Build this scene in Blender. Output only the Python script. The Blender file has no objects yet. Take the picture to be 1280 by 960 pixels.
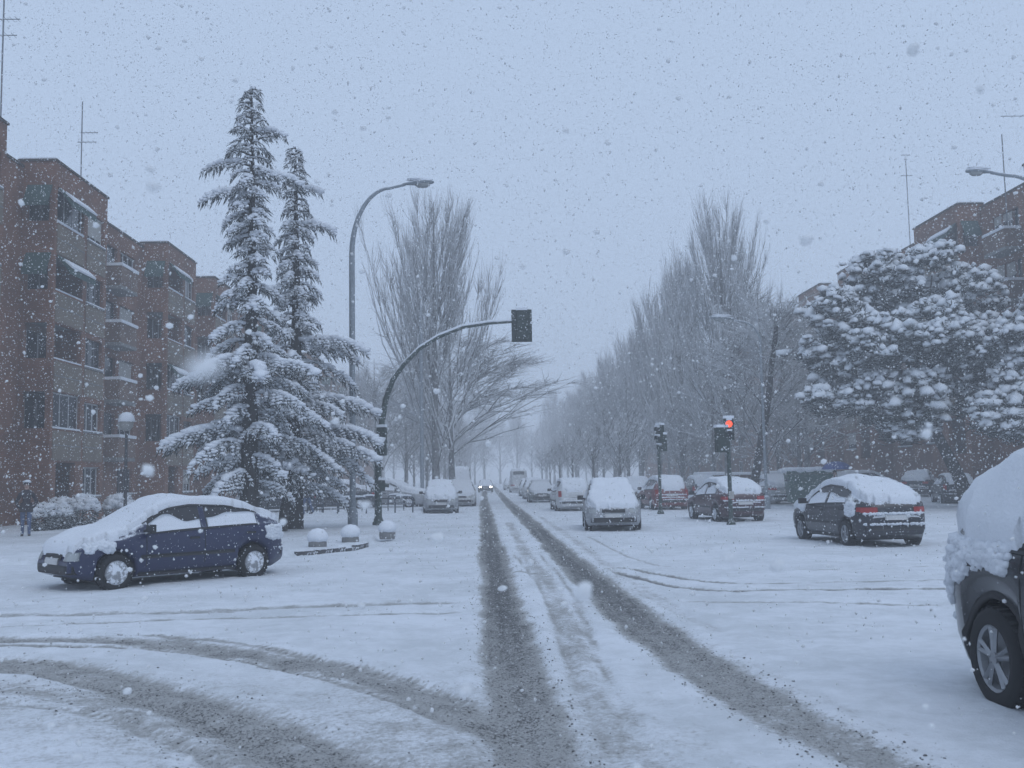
import bpy, bmesh, math, random
import numpy as np
from mathutils import Vector, Matrix, Euler
from mathutils.bvhtree import BVHTree

# ------------------------------------------------------------------ camera, world, sun, exposure
scene = bpy.context.scene
COL = scene.collection
R = math.radians
W0, H0, FPX = 1280.0, 960.0, 1280.0
CAM_H = 1.65
VPX, VPY, ROLL = 608.0, 597.0, R(1.0)
_u, _v = (VPX - W0 / 2) / FPX, -(VPY - H0 / 2) / FPX
_ur = _u * math.cos(-ROLL) - _v * math.sin(-ROLL)
_vr = _u * math.sin(-ROLL) + _v * math.cos(-ROLL)
PITCH = math.atan(-_vr)
YAW = math.atan(_ur * math.cos(PITCH))
cam_rot = Matrix.Rotation(YAW, 3, 'Z') @ Matrix.Rotation(R(90) + PITCH, 3, 'X') @ Matrix.Rotation(-ROLL, 3, 'Z')
cam_data = bpy.data.cameras.new('camera')
cam_data.sensor_width = 36.0
cam_data.lens = 36.0 * FPX / W0
cam_data.clip_start = 0.02
cam_data.clip_end = 6000.0
cam_data.dof.use_dof = True
cam_data.dof.focus_distance = 22.0
cam_data.dof.aperture_fstop = 5.0
cam = bpy.data.objects.new('camera', cam_data)
COL.objects.link(cam)
cam.matrix_world = Matrix.Translation((0, 0, CAM_H)) @ cam_rot.to_4x4()
scene.camera = cam

SUN_EL, SUN_AZ = R(52), R(150)          # behind thick cloud, over the camera's shoulder
world = bpy.data.worlds.new('World')
scene.world = world
world.use_nodes = True
wn, wl = world.node_tree.nodes, world.node_tree.links
wn.clear()
w_out = wn.new('ShaderNodeOutputWorld')
w_bg = wn.new('ShaderNodeBackground')
w_sky = wn.new('ShaderNodeTexSky')
w_sky.sky_type = 'NISHITA'
w_sky.sun_disc = False
w_sky.sun_elevation = SUN_EL
w_sky.sun_rotation = SUN_AZ
w_sky.air_density = 1.0
w_sky.dust_density = 4.0
w_mix = wn.new('ShaderNodeMix')
w_mix.data_type = 'RGBA'
w_mix.inputs['Factor'].default_value = 0.965      # an even overcast, a trace of the clear sky in it
w_mix.inputs['B'].default_value = (4.70, 5.95, 8.00, 1)
wl.new(w_sky.outputs['Color'], w_mix.inputs['A'])
wl.new(w_mix.outputs['Result'], w_bg.inputs['Color'])
w_bg.inputs['Strength'].default_value = 0.1
wl.new(w_bg.outputs['Background'], w_out.inputs['Surface'])

sun_data = bpy.data.lights.new('sun', 'SUN')
sun_data.energy = 0.5
sun_data.angle = R(40)
sun_data.color = (0.93, 0.96, 1.0)
sun = bpy.data.objects.new('sun', sun_data)
COL.objects.link(sun)
sun.rotation_euler = Euler((R(90) - SUN_EL, 0, R(180) - SUN_AZ), 'XYZ')

vs = scene.view_settings
vs.view_transform = 'Standard'
vs.look = 'None'
vs.exposure = 0.0
vs.gamma = 1.0
cy = scene.cycles
cy.use_denoising = True
cy.use_adaptive_sampling = True
cy.adaptive_threshold = 0.02
cy.max_bounces = 5
cy.diffuse_bounces = 2
cy.glossy_bounces = 2
cy.transmission_bounces = 2
cy.transparent_max_bounces = 6
cy.volume_bounces = 3
cy.caustics_reflective = False
cy.caustics_refractive = False

# ------------------------------------------------------------------ pixel <-> place helpers (for laying out from measurements)
CAM_P = Vector((0, 0, CAM_H))
def ray(px, py):
    d = Vector(((px - W0 / 2) / FPX, -(py - H0 / 2) / FPX, -1.0))
    return cam_rot @ d
def G(px, py, z=0.0):
    d = ray(px, py)
    t = (z - CAM_H) / d.z
    return CAM_P + d * t
def D(px, py, depth):
    d = ray(px, py)
    return CAM_P + d * (depth / d.y)

# ------------------------------------------------------------------ noise
def hash3(ix, iy, iz):
    n = (ix * 374761393 + iy * 668265263 + iz * 2147483647 * 3 + 1274126177) & 0xFFFFFFFF
    n = ((n ^ (n >> 13)) * 1274126177) & 0xFFFFFFFF
    n = (n ^ (n >> 16)) & 0xFFFFFFFF
    return n / 4294967295.0
def vnoise(x, y, z=0.0):
    x = np.asarray(x, float); y = np.asarray(y, float); z = np.zeros_like(x) + z
    ix, iy, iz = np.floor(x).astype(np.int64), np.floor(y).astype(np.int64), np.floor(z).astype(np.int64)
    fx, fy, fz = x - ix, y - iy, z - iz
    sx, sy, sz = fx * fx * (3 - 2 * fx), fy * fy * (3 - 2 * fy), fz * fz * (3 - 2 * fz)
    def h(a, b, c): return hash3(ix + a, iy + b, iz + c)
    x00 = h(0, 0, 0) * (1 - sx) + h(1, 0, 0) * sx
    x10 = h(0, 1, 0) * (1 - sx) + h(1, 1, 0) * sx
    x01 = h(0, 0, 1) * (1 - sx) + h(1, 0, 1) * sx
    x11 = h(0, 1, 1) * (1 - sx) + h(1, 1, 1) * sx
    return (x00 * (1 - sy) + x10 * sy) * (1 - sz) + (x01 * (1 - sy) + x11 * sy) * sz
def fbm(x, y, z=0.0, o=4):
    s, a, t = 0.0, 0.5, 0.0
    for i in range(o):
        s = s + a * vnoise(np.asarray(x) * 2 ** i + 17.3 * i, np.asarray(y) * 2 ** i - 9.1 * i, z * 2 ** i + 3.7 * i)
        t += a; a *= 0.5
    return s / t

# ------------------------------------------------------------------ materials
MAT = {}
def new_mat(name):
    m = bpy.data.materials.new(name)
    m.use_nodes = True
    nt = m.node_tree
    b = nt.nodes['Principled BSDF']
    MAT[name] = m
    return m, nt, b
def N(nt, t, **kw):
    n = nt.nodes.new(t)
    for k, v in kw.items():
        setattr(n, k, v)
    return n
def noise_node(nt, scale, detail=4, coord=None, rough=0.6):
    n = N(nt, 'ShaderNodeTexNoise')
    n.inputs['Scale'].default_value = scale
    n.inputs['Detail'].default_value = detail
    n.inputs['Roughness'].default_value = rough
    if coord is not None:
        nt.links.new(coord, n.inputs['Vector'])
    return n
def maprange(nt, src, a, b, c=0.0, d=1.0):
    n = N(nt, 'ShaderNodeMapRange')
    n.interpolation_type = 'SMOOTHSTEP'
    nt.links.new(src, n.inputs['Value'])
    n.inputs['From Min'].default_value = a
    n.inputs['From Max'].default_value = b
    n.inputs['To Min'].default_value = c
    n.inputs['To Max'].default_value = d
    return n.outputs['Result']
def mathn(nt, op, a, b):
    n = N(nt, 'ShaderNodeMath', operation=op)
    for i, s in enumerate((a, b)):
        if isinstance(s, (int, float)):
            n.inputs[i].default_value = s
        else:
            nt.links.new(s, n.inputs[i])
    return n.outputs[0]
def mixc(nt, fac, a, b):
    n = N(nt, 'ShaderNodeMix', data_type='RGBA')
    for k, s in (('Factor', fac), ('A', a), ('B', b)):
        if isinstance(s, (int, float)):
            n.inputs[k].default_value = s
        elif isinstance(s, tuple):
            n.inputs[k].default_value = s if len(s) == 4 else s + (1,)
        else:
            nt.links.new(s, n.inputs[k])
    return n.outputs['Result']
def bump(nt, b, h, strength=0.3, dist=0.02):
    n = N(nt, 'ShaderNodeBump')
    n.inputs['Strength'].default_value = strength
    n.inputs['Distance'].default_value = dist
    nt.links.new(h, n.inputs['Height'])
    nt.links.new(n.outputs['Normal'], b.inputs['Normal'])
def coords(nt, kind='Object'):
    return N(nt, 'ShaderNodeTexCoord').outputs[kind]
SNOW = (0.77, 0.80, 0.85)

def mat_plain(name, col, rough=0.6, metal=0.0, var=0.15, scale=6.0):
    m, nt, b = new_mat(name)
    n = noise_node(nt, scale, 4, coords(nt))
    dark = tuple(c * (1 - var) for c in col)
    lite = tuple(min(1, c * (1 + var)) for c in col)
    nt.links.new(mixc(nt, n.outputs['Fac'], dark, lite), b.inputs['Base Color'])
    b.inputs['Roughness'].default_value = rough
    b.inputs['Metallic'].default_value = metal
    return m
def mat_snowy(name, col, rough=0.7, lo=0.15, hi=0.55, nscale=9.0, namp=0.7, stuck=0.0, stuck_scale=14.0, metal=0.0, var=0.3, snowcol=SNOW, bscale=0.0):
    """A surface with snow lying on whatever faces up, ragged at its edge, and (stuck) blown flecks on the rest."""
    m, nt, b = new_mat(name)
    co = coords(nt)
    g = N(nt, 'ShaderNodeNewGeometry')
    sx = N(nt, 'ShaderNodeSeparateXYZ')
    nt.links.new(g.outputs['Normal'], sx.inputs[0])
    n = noise_node(nt, nscale, 3, co)
    h = mathn(nt, 'ADD', sx.outputs['Z'], mathn(nt, 'MULTIPLY', mathn(nt, 'SUBTRACT', n.outputs['Fac'], 0.5), namp))
    f = maprange(nt, h, lo, hi)
    if stuck > 0:
        n2 = noise_node(nt, stuck_scale, 5, co, 0.7)
        f2 = maprange(nt, n2.outputs['Fac'], 0.68 - stuck * 0.3, 0.76 - stuck * 0.3)
        f = mathn(nt, 'MAXIMUM', f, f2)
    n3 = noise_node(nt, 5.0, 4, co)
    base = mixc(nt, n3.outputs['Fac'], tuple(c * (1 - var) for c in col), tuple(min(1, c * (1 + var)) for c in col))
    nt.links.new(mixc(nt, f, base, snowcol), b.inputs['Base Color'])
    nt.links.new(maprange(nt, f, 0, 1, rough, 0.75), b.inputs['Roughness'])
    b.inputs['Metallic'].default_value = 0.0
    if bscale:
        bn = noise_node(nt, bscale, 3, co)
        bump(nt, b, bn.outputs['Fac'], 0.5, 0.02)
    return m
def mat_snow(name, scale=14.0, strength=0.35, dist=0.03, col=SNOW):
    m, nt, b = new_mat(name)
    co = coords(nt)
    n = noise_node(nt, scale, 6, co, 0.65)
    n2 = noise_node(nt, 2.5, 3, co)
    nt.links.new(mixc(nt, n2.outputs['Fac'], tuple(c * 0.95 for c in col), tuple(min(1, c * 1.04) for c in col)), b.inputs['Base Color'])
    b.inputs['Roughness'].default_value = 0.8
    b.inputs['Specular IOR Level'].default_value = 0.2
    bump(nt, b, n.outputs['Fac'], strength, dist)
    return m
def mat_emit(name, col, strength):
    m, nt, b = new_mat(name)
    b.inputs['Base Color'].default_value = col + (1,)
    b.inputs['Emission Color'].default_value = col + (1,)
    b.inputs['Emission Strength'].default_value = strength
    return m
def mat_paint(name, col, rough=0.3, stuck=0.35):
    m = mat_snowy(name, col, rough, 0.55, 0.85, 12.0, 0.8, stuck, 24.0, var=0.1)
    m.node_tree.nodes['Principled BSDF'].inputs['Coat Weight'].default_value = 0.25
    return m

mat_snow('snow')
mat_snow('snow_fluffy', 22.0, 0.6, 0.04)
mat_snowy('pine_snow', (0.05, 0.055, 0.05), 0.9, -0.9, -0.1, 6.0, 0.8, snowcol=(0.74, 0.77, 0.81))
mat_snowy('kerb_stone', (0.09, 0.09, 0.095), 0.9, 0.2, 0.6, 7.0, 0.6, 0.35, 7.0)
mat_plain('concrete', (0.20, 0.20, 0.20), 0.9, var=0.4, scale=12)
mat_plain('dark', (0.012, 0.012, 0.014), 0.8)
mat_plain('rubber', (0.018, 0.018, 0.02), 0.85)
mat_plain('alloy', (0.30, 0.31, 0.33), 0.45, 0.6)
mat_snowy('hubcap', (0.30, 0.31, 0.33), 0.5, 0.6, 0.9, stuck=0.75, stuck_scale=9)
mat_snowy('glass_car', (0.015, 0.017, 0.02), 0.12, 0.35, 0.8, 6.0, 0.6, 0.45, 7.0)
mat_snowy('glass_car_snowed', (0.03, 0.03, 0.035), 0.25, 0.62, 0.85, 5.0, 0.5, 0.12, 9.0)
mat_plain('trim_black', (0.02, 0.02, 0.022), 0.55)
mat_plain('lamp_clear', (0.35, 0.37, 0.38), 0.2)
mat_plain('lamp_red', (0.32, 0.02, 0.02), 0.25)
mat_plain('lamp_orange', (0.5, 0.12, 0.02), 0.25)
mat_plain('plate', (0.55, 0.55, 0.55), 0.5)
mat_snowy('bark_snowy', (0.075, 0.07, 0.068), 0.9, -0.2, 0.5, 4.0, 0.5, 0.25, 5.0, snowcol=(0.60, 0.615, 0.64))
mat_snowy('bark_dark', (0.035, 0.032, 0.03), 0.9, 0.55, 0.85, 6.0, 0.8, 0.16, 10.0)
mat_snowy('twig_snowy', (0.12, 0.115, 0.112), 0.9, -0.6, 0.35, 3.0, 0.6, snowcol=(0.66, 0.68, 0.71))
mat_snowy('needles', (0.024, 0.034, 0.028), 0.8, -0.40, 0.22, 3.0, 0.5, snowcol=(0.76, 0.79, 0.83))
mat_snowy('pine_needles', (0.018, 0.027, 0.020), 0.8, 0.25, 0.75, 3.0, 0.6)
mat_snowy('pole_metal', (0.24, 0.27, 0.30), 0.5, 0.35, 0.7, 5.0, 0.5, 0.12, 9.0)
mat_snowy('pole_green', (0.035, 0.055, 0.048), 0.55, 0.3, 0.6, 6.0, 0.6, 0.30, 16.0)
mat_snowy('signal_green', (0.018, 0.034, 0.028), 0.5, 0.5, 0.8, 6.0, 0.6, 0.18, 14.0)
mat_plain('lamp_glass', (0.30, 0.31, 0.31), 0.3)
mat_emit('signal_red_lit', (1.0, 0.09, 0.035), 1.7)
mat_emit('headlight_lit', (1.0, 0.95, 0.86), 14.0)
mat_plain('signal_lens_dark', (0.03, 0.03, 0.03), 0.2)
mat_snowy('container_green', (0.03, 0.09, 0.07), 0.5, 0.4, 0.7, stuck=0.25)
mat_plain('umbrella_blue', (0.06, 0.09, 0.27), 0.6)
mat_plain('skin', (0.42, 0.27, 0.21), 0.6)
mat_snowy('jacket_dark', (0.028, 0.022, 0.028), 0.9, 0.7, 0.9, stuck=0.15)
mat_snowy('jacket_red', (0.10, 0.025, 0.028), 0.9, 0.7, 0.9, stuck=0.1)
mat_plain('jeans', (0.08, 0.115, 0.21), 0.9)
mat_plain('hair', (0.02, 0.015, 0.012), 0.8)
mat_plain('antenna', (0.16, 0.17, 0.19), 0.6)
mat_plain('frame_white', (0.50, 0.51, 0.52), 0.5)
mat_plain('frame_dark', (0.06, 0.06, 0.065), 0.5)
mat_plain('window_glass', (0.018, 0.022, 0.028), 0.12, var=0.5, scale=0.8)
mat_plain('shutter', (0.36, 0.35, 0.33), 0.7)
mat_plain('awning_green', (0.035, 0.075, 0.068), 0.8)
mat_plain('spandrel_beige', (0.19, 0.155, 0.12), 0.9, var=0.35, scale=1.2)
mat_plain('coping', (0.06, 0.05, 0.045), 0.9)
mat_snowy('rail_blue', (0.02, 0.03, 0.05), 0.5, 0.5, 0.8)
mat_snowy('leaf_shrub', (0.02, 0.028, 0.02), 0.9, 0.1, 0.6, 3.0, 0.6)
# brick
def make_brick(name, c1, c2, mortar):
    m, nt, b = new_mat(name)
    co = coords(nt)
    mp = N(nt, 'ShaderNodeMapping')
    # use generated-free coords: fold x+y so that both wall directions carry courses
    sx = N(nt, 'ShaderNodeSeparateXYZ'); nt.links.new(co, sx.inputs[0])
    cx = N(nt, 'ShaderNodeCombineXYZ')
    nt.links.new(mathn(nt, 'ADD', sx.outputs['X'], sx.outputs['Y']), cx.inputs['X'])
    nt.links.new(sx.outputs['Z'], cx.inputs['Y'])
    br = N(nt, 'ShaderNodeTexBrick')
    nt.links.new(cx.outputs[0], br.inputs['Vector'])
    br.inputs['Scale'].default_value = 1.0
    br.inputs['Brick Width'].default_value = 0.25
    br.inputs['Row Height'].default_value = 0.07
    br.inputs['Mortar Size'].default_value = 0.008
    br.inputs['Color1'].default_value = c1 + (1,)
    br.inputs['Color2'].default_value = c2 + (1,)
    br.inputs['Mortar'].default_value = mortar + (1,)
    n = noise_node(nt, 0.7, 5, co)
    st = mixc(nt, maprange(nt, n.outputs['Fac'], 0.35, 0.7), (0.72, 0.70, 0.70), (1.1, 1.08, 1.06))
    mm = N(nt, 'ShaderNodeMix', data_type='RGBA', blend_type='MULTIPLY')
    mm.inputs['Factor'].default_value = 1.0
    nt.links.new(br.outputs['Color'], mm.inputs['A']); nt.links.new(st, mm.inputs['B'])
    nt.links.new(mm.outputs['Result'], b.inputs['Base Color'])
    b.inputs['Roughness'].default_value = 0.95
    bump(nt, b, br.outputs['Fac'], -0.4, 0.01)
make_brick('brick', (0.190, 0.078, 0.044), (0.250, 0.110, 0.064), (0.17, 0.13, 0.11))
make_brick('brick_tan', (0.17, 0.105, 0.078), (0.205, 0.13, 0.095), (0.17, 0.145, 0.13))

# flakes: thin clumps of ice, some light comes through them
m, nt, b = new_mat('snowflake')
nt.nodes.remove(b)
_d = N(nt, 'ShaderNodeBsdfDiffuse'); _d.inputs['Color'].default_value = (0.95, 0.96, 0.97, 1)
_t = N(nt, 'ShaderNodeBsdfTranslucent'); _t.inputs['Color'].default_value = (0.95, 0.96, 0.97, 1)
_mx = N(nt, 'ShaderNodeMixShader'); _mx.inputs[0].default_value = 0.55
nt.links.new(_d.outputs[0], _mx.inputs[1]); nt.links.new(_t.outputs[0], _mx.inputs[2])
nt.links.new(_mx.outputs[0], nt.nodes['Material Output'].inputs['Surface'])

# the road: snow, packed grey ruts and wet slush, from the mesh's own rut depth plus noise
def make_ground(name):
    m, nt, b = new_mat(name)
    co = coords(nt)
    at = N(nt, 'ShaderNodeAttribute'); at.attribute_name = 'rut'
    n1 = noise_node(nt, 3.5, 6, co, 0.68)
    n2 = noise_node(nt, 22.0, 5, co, 0.8)
    n3 = noise_node(nt, 48.0, 3, co, 0.8)
    s = mathn(nt, 'ADD', at.outputs['Fac'], mathn(nt, 'MULTIPLY', mathn(nt, 'SUBTRACT', n1.outputs['Fac'], 0.5), 0.65))
    s = mathn(nt, 'ADD', s, mathn(nt, 'MULTIPLY', mathn(nt, 'SUBTRACT', n2.outputs['Fac'], 0.5), 1.0))
    grey = maprange(nt, s, 0.22, 0.62)         # packed grey snow
    wet = maprange(nt, mathn(nt, 'ADD', s, mathn(nt, 'MULTIPLY', mathn(nt, 'SUBTRACT', n3.outputs['Fac'], 0.5), 2.6)), 0.70, 1.15)
    n4 = noise_node(nt, 0.55, 6, co, 0.7)
    n5 = noise_node(nt, 4.0, 5, co, 0.75)
    mot = mathn(nt, 'ADD', mathn(nt, 'MULTIPLY', n4.outputs['Fac'], 0.6), mathn(nt, 'MULTIPLY', n5.outputs['Fac'], 0.4))
    sn = mixc(nt, maprange(nt, mot, 0.36, 0.62), (0.62, 0.65, 0.68), (0.79, 0.82, 0.87))
    c = mixc(nt, grey, sn, (0.40, 0.40, 0.395))
    c = mixc(nt, wet, c, (0.055, 0.055, 0.056))
    nt.links.new(c, b.inputs['Base Color'])
    nt.links.new(maprange(nt, wet, 0, 1, 0.85, 0.5), b.inputs['Roughness'])
    b.inputs['Specular IOR Level'].default_value = 0.25
    hh = mathn(nt, 'ADD', mathn(nt, 'MULTIPLY', n1.outputs['Fac'], 0.8), mathn(nt, 'MULTIPLY', n2.outputs['Fac'], 0.5))
    hh = mathn(nt, 'SUBTRACT', hh, mathn(nt, 'MULTIPLY', wet, 0.35))
    bump(nt, b, hh, 0.55, 0.05)
make_ground('road_snow')

# ------------------------------------------------------------------ mesh helpers
class MB:
    def __init__(s):
        s.v, s.f, s.m = [], [], []
    def add(s, vs, fs, mi=0):
        o = len(s.v)
        s.v.extend([tuple(p) for p in vs])
        s.f.extend([tuple(i + o for i in f) for f in fs])
        s.m.extend([mi] * len(fs))
        return s
    def box(s, c, d, rz=0.0, mi=0, rx=0.0, ry=0.0):
        x, y, z = d[0] / 2, d[1] / 2, d[2] / 2
        pts = [Vector((a * x, b_ * y, e * z)) for a in (-1, 1) for b_ in (-1, 1) for e in (-1, 1)]
        if rz or rx or ry:
            M = Euler((rx, ry, rz)).to_matrix()
            pts = [M @ p for p in pts]
        c = Vector(c)
        return s.add([p + c for p in pts], [(0, 1, 3, 2), (4, 6, 7, 5), (0, 4, 5, 1), (2, 3, 7, 6), (0, 2, 6, 4), (1, 5, 7, 3)], mi)
    def tube(s, pts, rad, n=6, mi=0, cap=True, ref=None):
        pts = [Vector(p) for p in pts]
        k = len(pts)
        if isinstance(rad, (int, float)):
            rad = [rad] * k
        vs = []
        prev = None
        for i in range(k):
            t = (pts[min(i + 1, k - 1)] - pts[max(i - 1, 0)])
            if t.length < 1e-9: t = Vector((0, 0, 1))
            t.normalize()
            if prev is None:
                a = Vector((0, 0, 1)) if abs(t.z) < 0.9 else Vector((1, 0, 0))
                u = t.cross(a).normalized()
            else:
                u = (prev - t * prev.dot(t))
                u = u.normalized() if u.length > 1e-6 else t.orthogonal().normalized()
            prev = u
            w = t.cross(u)
            for j in range(n):
                an = 2 * math.pi * j / n
                vs.append(pts[i] + (u * math.cos(an) + w * math.sin(an)) * rad[i])
        fs = [(i * n + j, i * n + (j + 1) % n, (i + 1) * n + (j + 1) % n, (i + 1) * n + j) for i in range(k - 1) for j in range(n)]
        if cap:
            m_ = len(vs)
            vs += vs[:n] + vs[(k - 1) * n:k * n]
            fs.append(tuple(range(m_, m_ + n))); fs.append(tuple(range(m_ + n, m_ + 2 * n)))
        return s.add(vs, fs, mi)
    def lathe(s, prof, n=20, c=(0, 0, 0), axis='Z', mi=0, close=False):
        vs, k = [], len(prof)
        for r, h in prof:
            for j in range(n):
                a = 2 * math.pi * j / n
                p = (r * math.cos(a), r * math.sin(a), h)
                if axis == 'Y': p = (p[0], p[2], p[1])
                if axis == 'X': p = (p[2], p[0], p[1])
                vs.append((p[0] + c[0], p[1] + c[1], p[2] + c[2]))
        fs = [(i * n + j, i * n + (j + 1) % n, (i + 1) * n + (j + 1) % n, (i + 1) * n + j) for i in range(k - 1) for j in range(n)]
        if close:
            fs.append(tuple(range(n))); fs.append(tuple((k - 1) * n + j for j in range(n)))
        return s.add(vs, fs, mi)
    def mesh(s, name, mats, smooth=False):
        me = bpy.data.meshes.new(name)
        me.from_pydata(s.v, [], s.f)
        for m_ in (mats if isinstance(mats, (list, tuple)) else [mats]):
            me.materials.append(MAT[m_])
        if isinstance(mats, (list, tuple)) and len(mats) > 1:
            me.polygons.foreach_set('material_index', s.m)
        if smooth:
            me.polygons.foreach_set('use_smooth', [True] * len(me.polygons))
        me.update()
        return me
    def build(s, name, mats, parent=None, smooth=False, loc=None):
        return link(name, s.mesh(name, mats, smooth), parent, loc)

def link(name, me, parent=None, loc=None, rz=None):
    o = bpy.data.objects.new(name, me)
    COL.objects.link(o)
    if parent is not None: o.parent = parent
    if loc is not None: o.location = loc
    if rz is not None: o.rotation_euler = (0, 0, rz)
    return o
def np_mesh(name, V, F, mat, smooth=False, nside=3):
    """V (n,3), F (m,nside) arrays -> mesh, fast."""
    me = bpy.data.meshes.new(name)
    me.vertices.add(len(V)); me.vertices.foreach_set('co', np.asarray(V, np.float32).ravel())
    m_ = len(F)
    me.loops.add(m_ * nside); me.loops.foreach_set('vertex_index', np.asarray(F, np.int32).ravel())
    me.polygons.add(m_)
    me.polygons.foreach_set('loop_start', np.arange(0, m_ * nside, nside, dtype=np.int32))
    me.polygons.foreach_set('loop_total', np.full(m_, nside, dtype=np.int32))
    if smooth:
        me.polygons.foreach_set('use_smooth', np.ones(m_, bool))
    me.materials.append(MAT[mat])
    me.update(calc_edges=True)
    return me
def tag(o, label=None, cat=None, group=None, kind=None):
    if label: o['label'] = label
    if cat: o['category'] = cat
    if group: o['group'] = group
    if kind: o['kind'] = kind
    return o
def empty(name, loc=(0, 0, 0), rz=0.0):
    o = bpy.data.objects.new(name, None)
    COL.objects.link(o)
    o.location = loc
    o.rotation_euler = (0, 0, rz)
    o.empty_display_size = 0.2
    return o
def copy_tree(o, parent=None):
    c = o.copy()
    COL.objects.link(c)
    c.parent = parent
    for ch in list(o.children):
        copy_tree(ch, c)
    return c

# unit icospheres for lumps
def ico(sub):
    bm = bmesh.new()
    bmesh.ops.create_icosphere(bm, subdivisions=sub, radius=1.0)
    V = np.array([v.co[:] for v in bm.verts]); F = np.array([[v.index for v in f.verts] for f in bm.faces])
    bm.free()
    return V, F
ICO1, ICO2 = ico(1), ico(2)
def lumps(centres, radii, flat, rng, base=ICO2, jag=0.35):
    """many noisy flattened lumps -> V, F"""
    V0, F0 = base
    n, k = len(centres), len(V0)
    out = np.zeros((n, k, 3))
    for i in range(n):
        s = rng.uniform(0, 100)
        d = 1 + jag * (vnoise(V0[:, 0] * 1.6 + s, V0[:, 1] * 1.6 + s, V0[:, 2] * 1.6) - 0.5) * 2
        out[i] = V0 * d[:, None] * np.array([1, 1, flat]) * radii[i] * np.array([rng.uniform(.8, 1.25), rng.uniform(.8, 1.25), 1]) + centres[i]
    F = (F0[None] + (np.arange(n) * k)[:, None, None]).reshape(-1, 3)
    return out.reshape(-1, 3), F
def spikes(starts, ends, wid, rng):
    """thin four-sided bipyramids from start to end -> V, F"""
    S, E = np.asarray(starts), np.asarray(ends)
    n = len(S)
    t = E - S
    L = np.linalg.norm(t, axis=1, keepdims=True) + 1e-9
    t = t / L
    a = rng.normal(size=(n, 3))
    u = np.cross(t, a); u /= np.linalg.norm(u, axis=1, keepdims=True) + 1e-9
    w = np.cross(t, u)
    mid = S + (E - S) * 0.4
    wd = np.asarray(wid).reshape(-1, 1)
    V = np.stack([S, mid + u * wd, mid - u * 0.5 * wd + w * 0.87 * wd, mid - u * 0.5 * wd - w * 0.87 * wd, E], 1).reshape(-1, 3)
    f = np.array([[0, 1, 2], [0, 2, 3], [0, 3, 1], [4, 2, 1], [4, 3, 2], [4, 1, 3]])
    F = (f[None] + (np.arange(n) * 5)[:, None, None]).reshape(-1, 3)
    return V, F
def join(parts):
    Vs, Fs, o = [], [], 0
    for V, F in parts:
        Vs.append(V); Fs.append(F + o); o += len(V)
    return np.concatenate(Vs), np.concatenate(Fs)
# ------------------------------------------------------------------ the ground
def seg_dist(X, Y, pts):
    """distance to a polyline and the arc parameter 0..1"""
    best = np.full(X.shape, 1e9); par = np.zeros(X.shape)
    L = [0.0]
    for a, b_ in zip(pts[:-1], pts[1:]):
        L.append(L[-1] + math.hypot(b_[0] - a[0], b_[1] - a[1]))
    for i, (a, b_) in enumerate(zip(pts[:-1], pts[1:])):
        dx, dy = b_[0] - a[0], b_[1] - a[1]
        l2 = dx * dx + dy * dy
        t = np.clip(((X - a[0]) * dx + (Y - a[1]) * dy) / l2, 0, 1)
        d = np.hypot(X - a[0] - t * dx, Y - a[1] - t * dy)
        w = d < best
        best = np.where(w, d, best)
        par = np.where(w, (L[i] + t * (L[i + 1] - L[i])) / L[-1], par)
    return best, par
def smooth_line(pts, n=8):
    """Catmull-Rom through the points"""
    P = [np.array(p, float) for p in pts]
    P = [2 * P[0] - P[1]] + P + [2 * P[-1] - P[-2]]
    out = []
    for i in range(1, len(P) - 2):
        for k in range(n):
            t = k / n
            out.append(tuple(0.5 * ((2 * P[i]) + (-P[i - 1] + P[i + 1]) * t + (2 * P[i - 1] - 5 * P[i] + 4 * P[i + 1] - P[i + 2]) * t * t
                                    + (-P[i - 1] + 3 * P[i] - 3 * P[i + 1] + P[i + 2]) * t ** 3)))
    out.append(tuple(P[-2]))
    return out
def gp(*pix):
    return smooth_line([tuple(G(px, py)[:2]) for px, py in pix])
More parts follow.
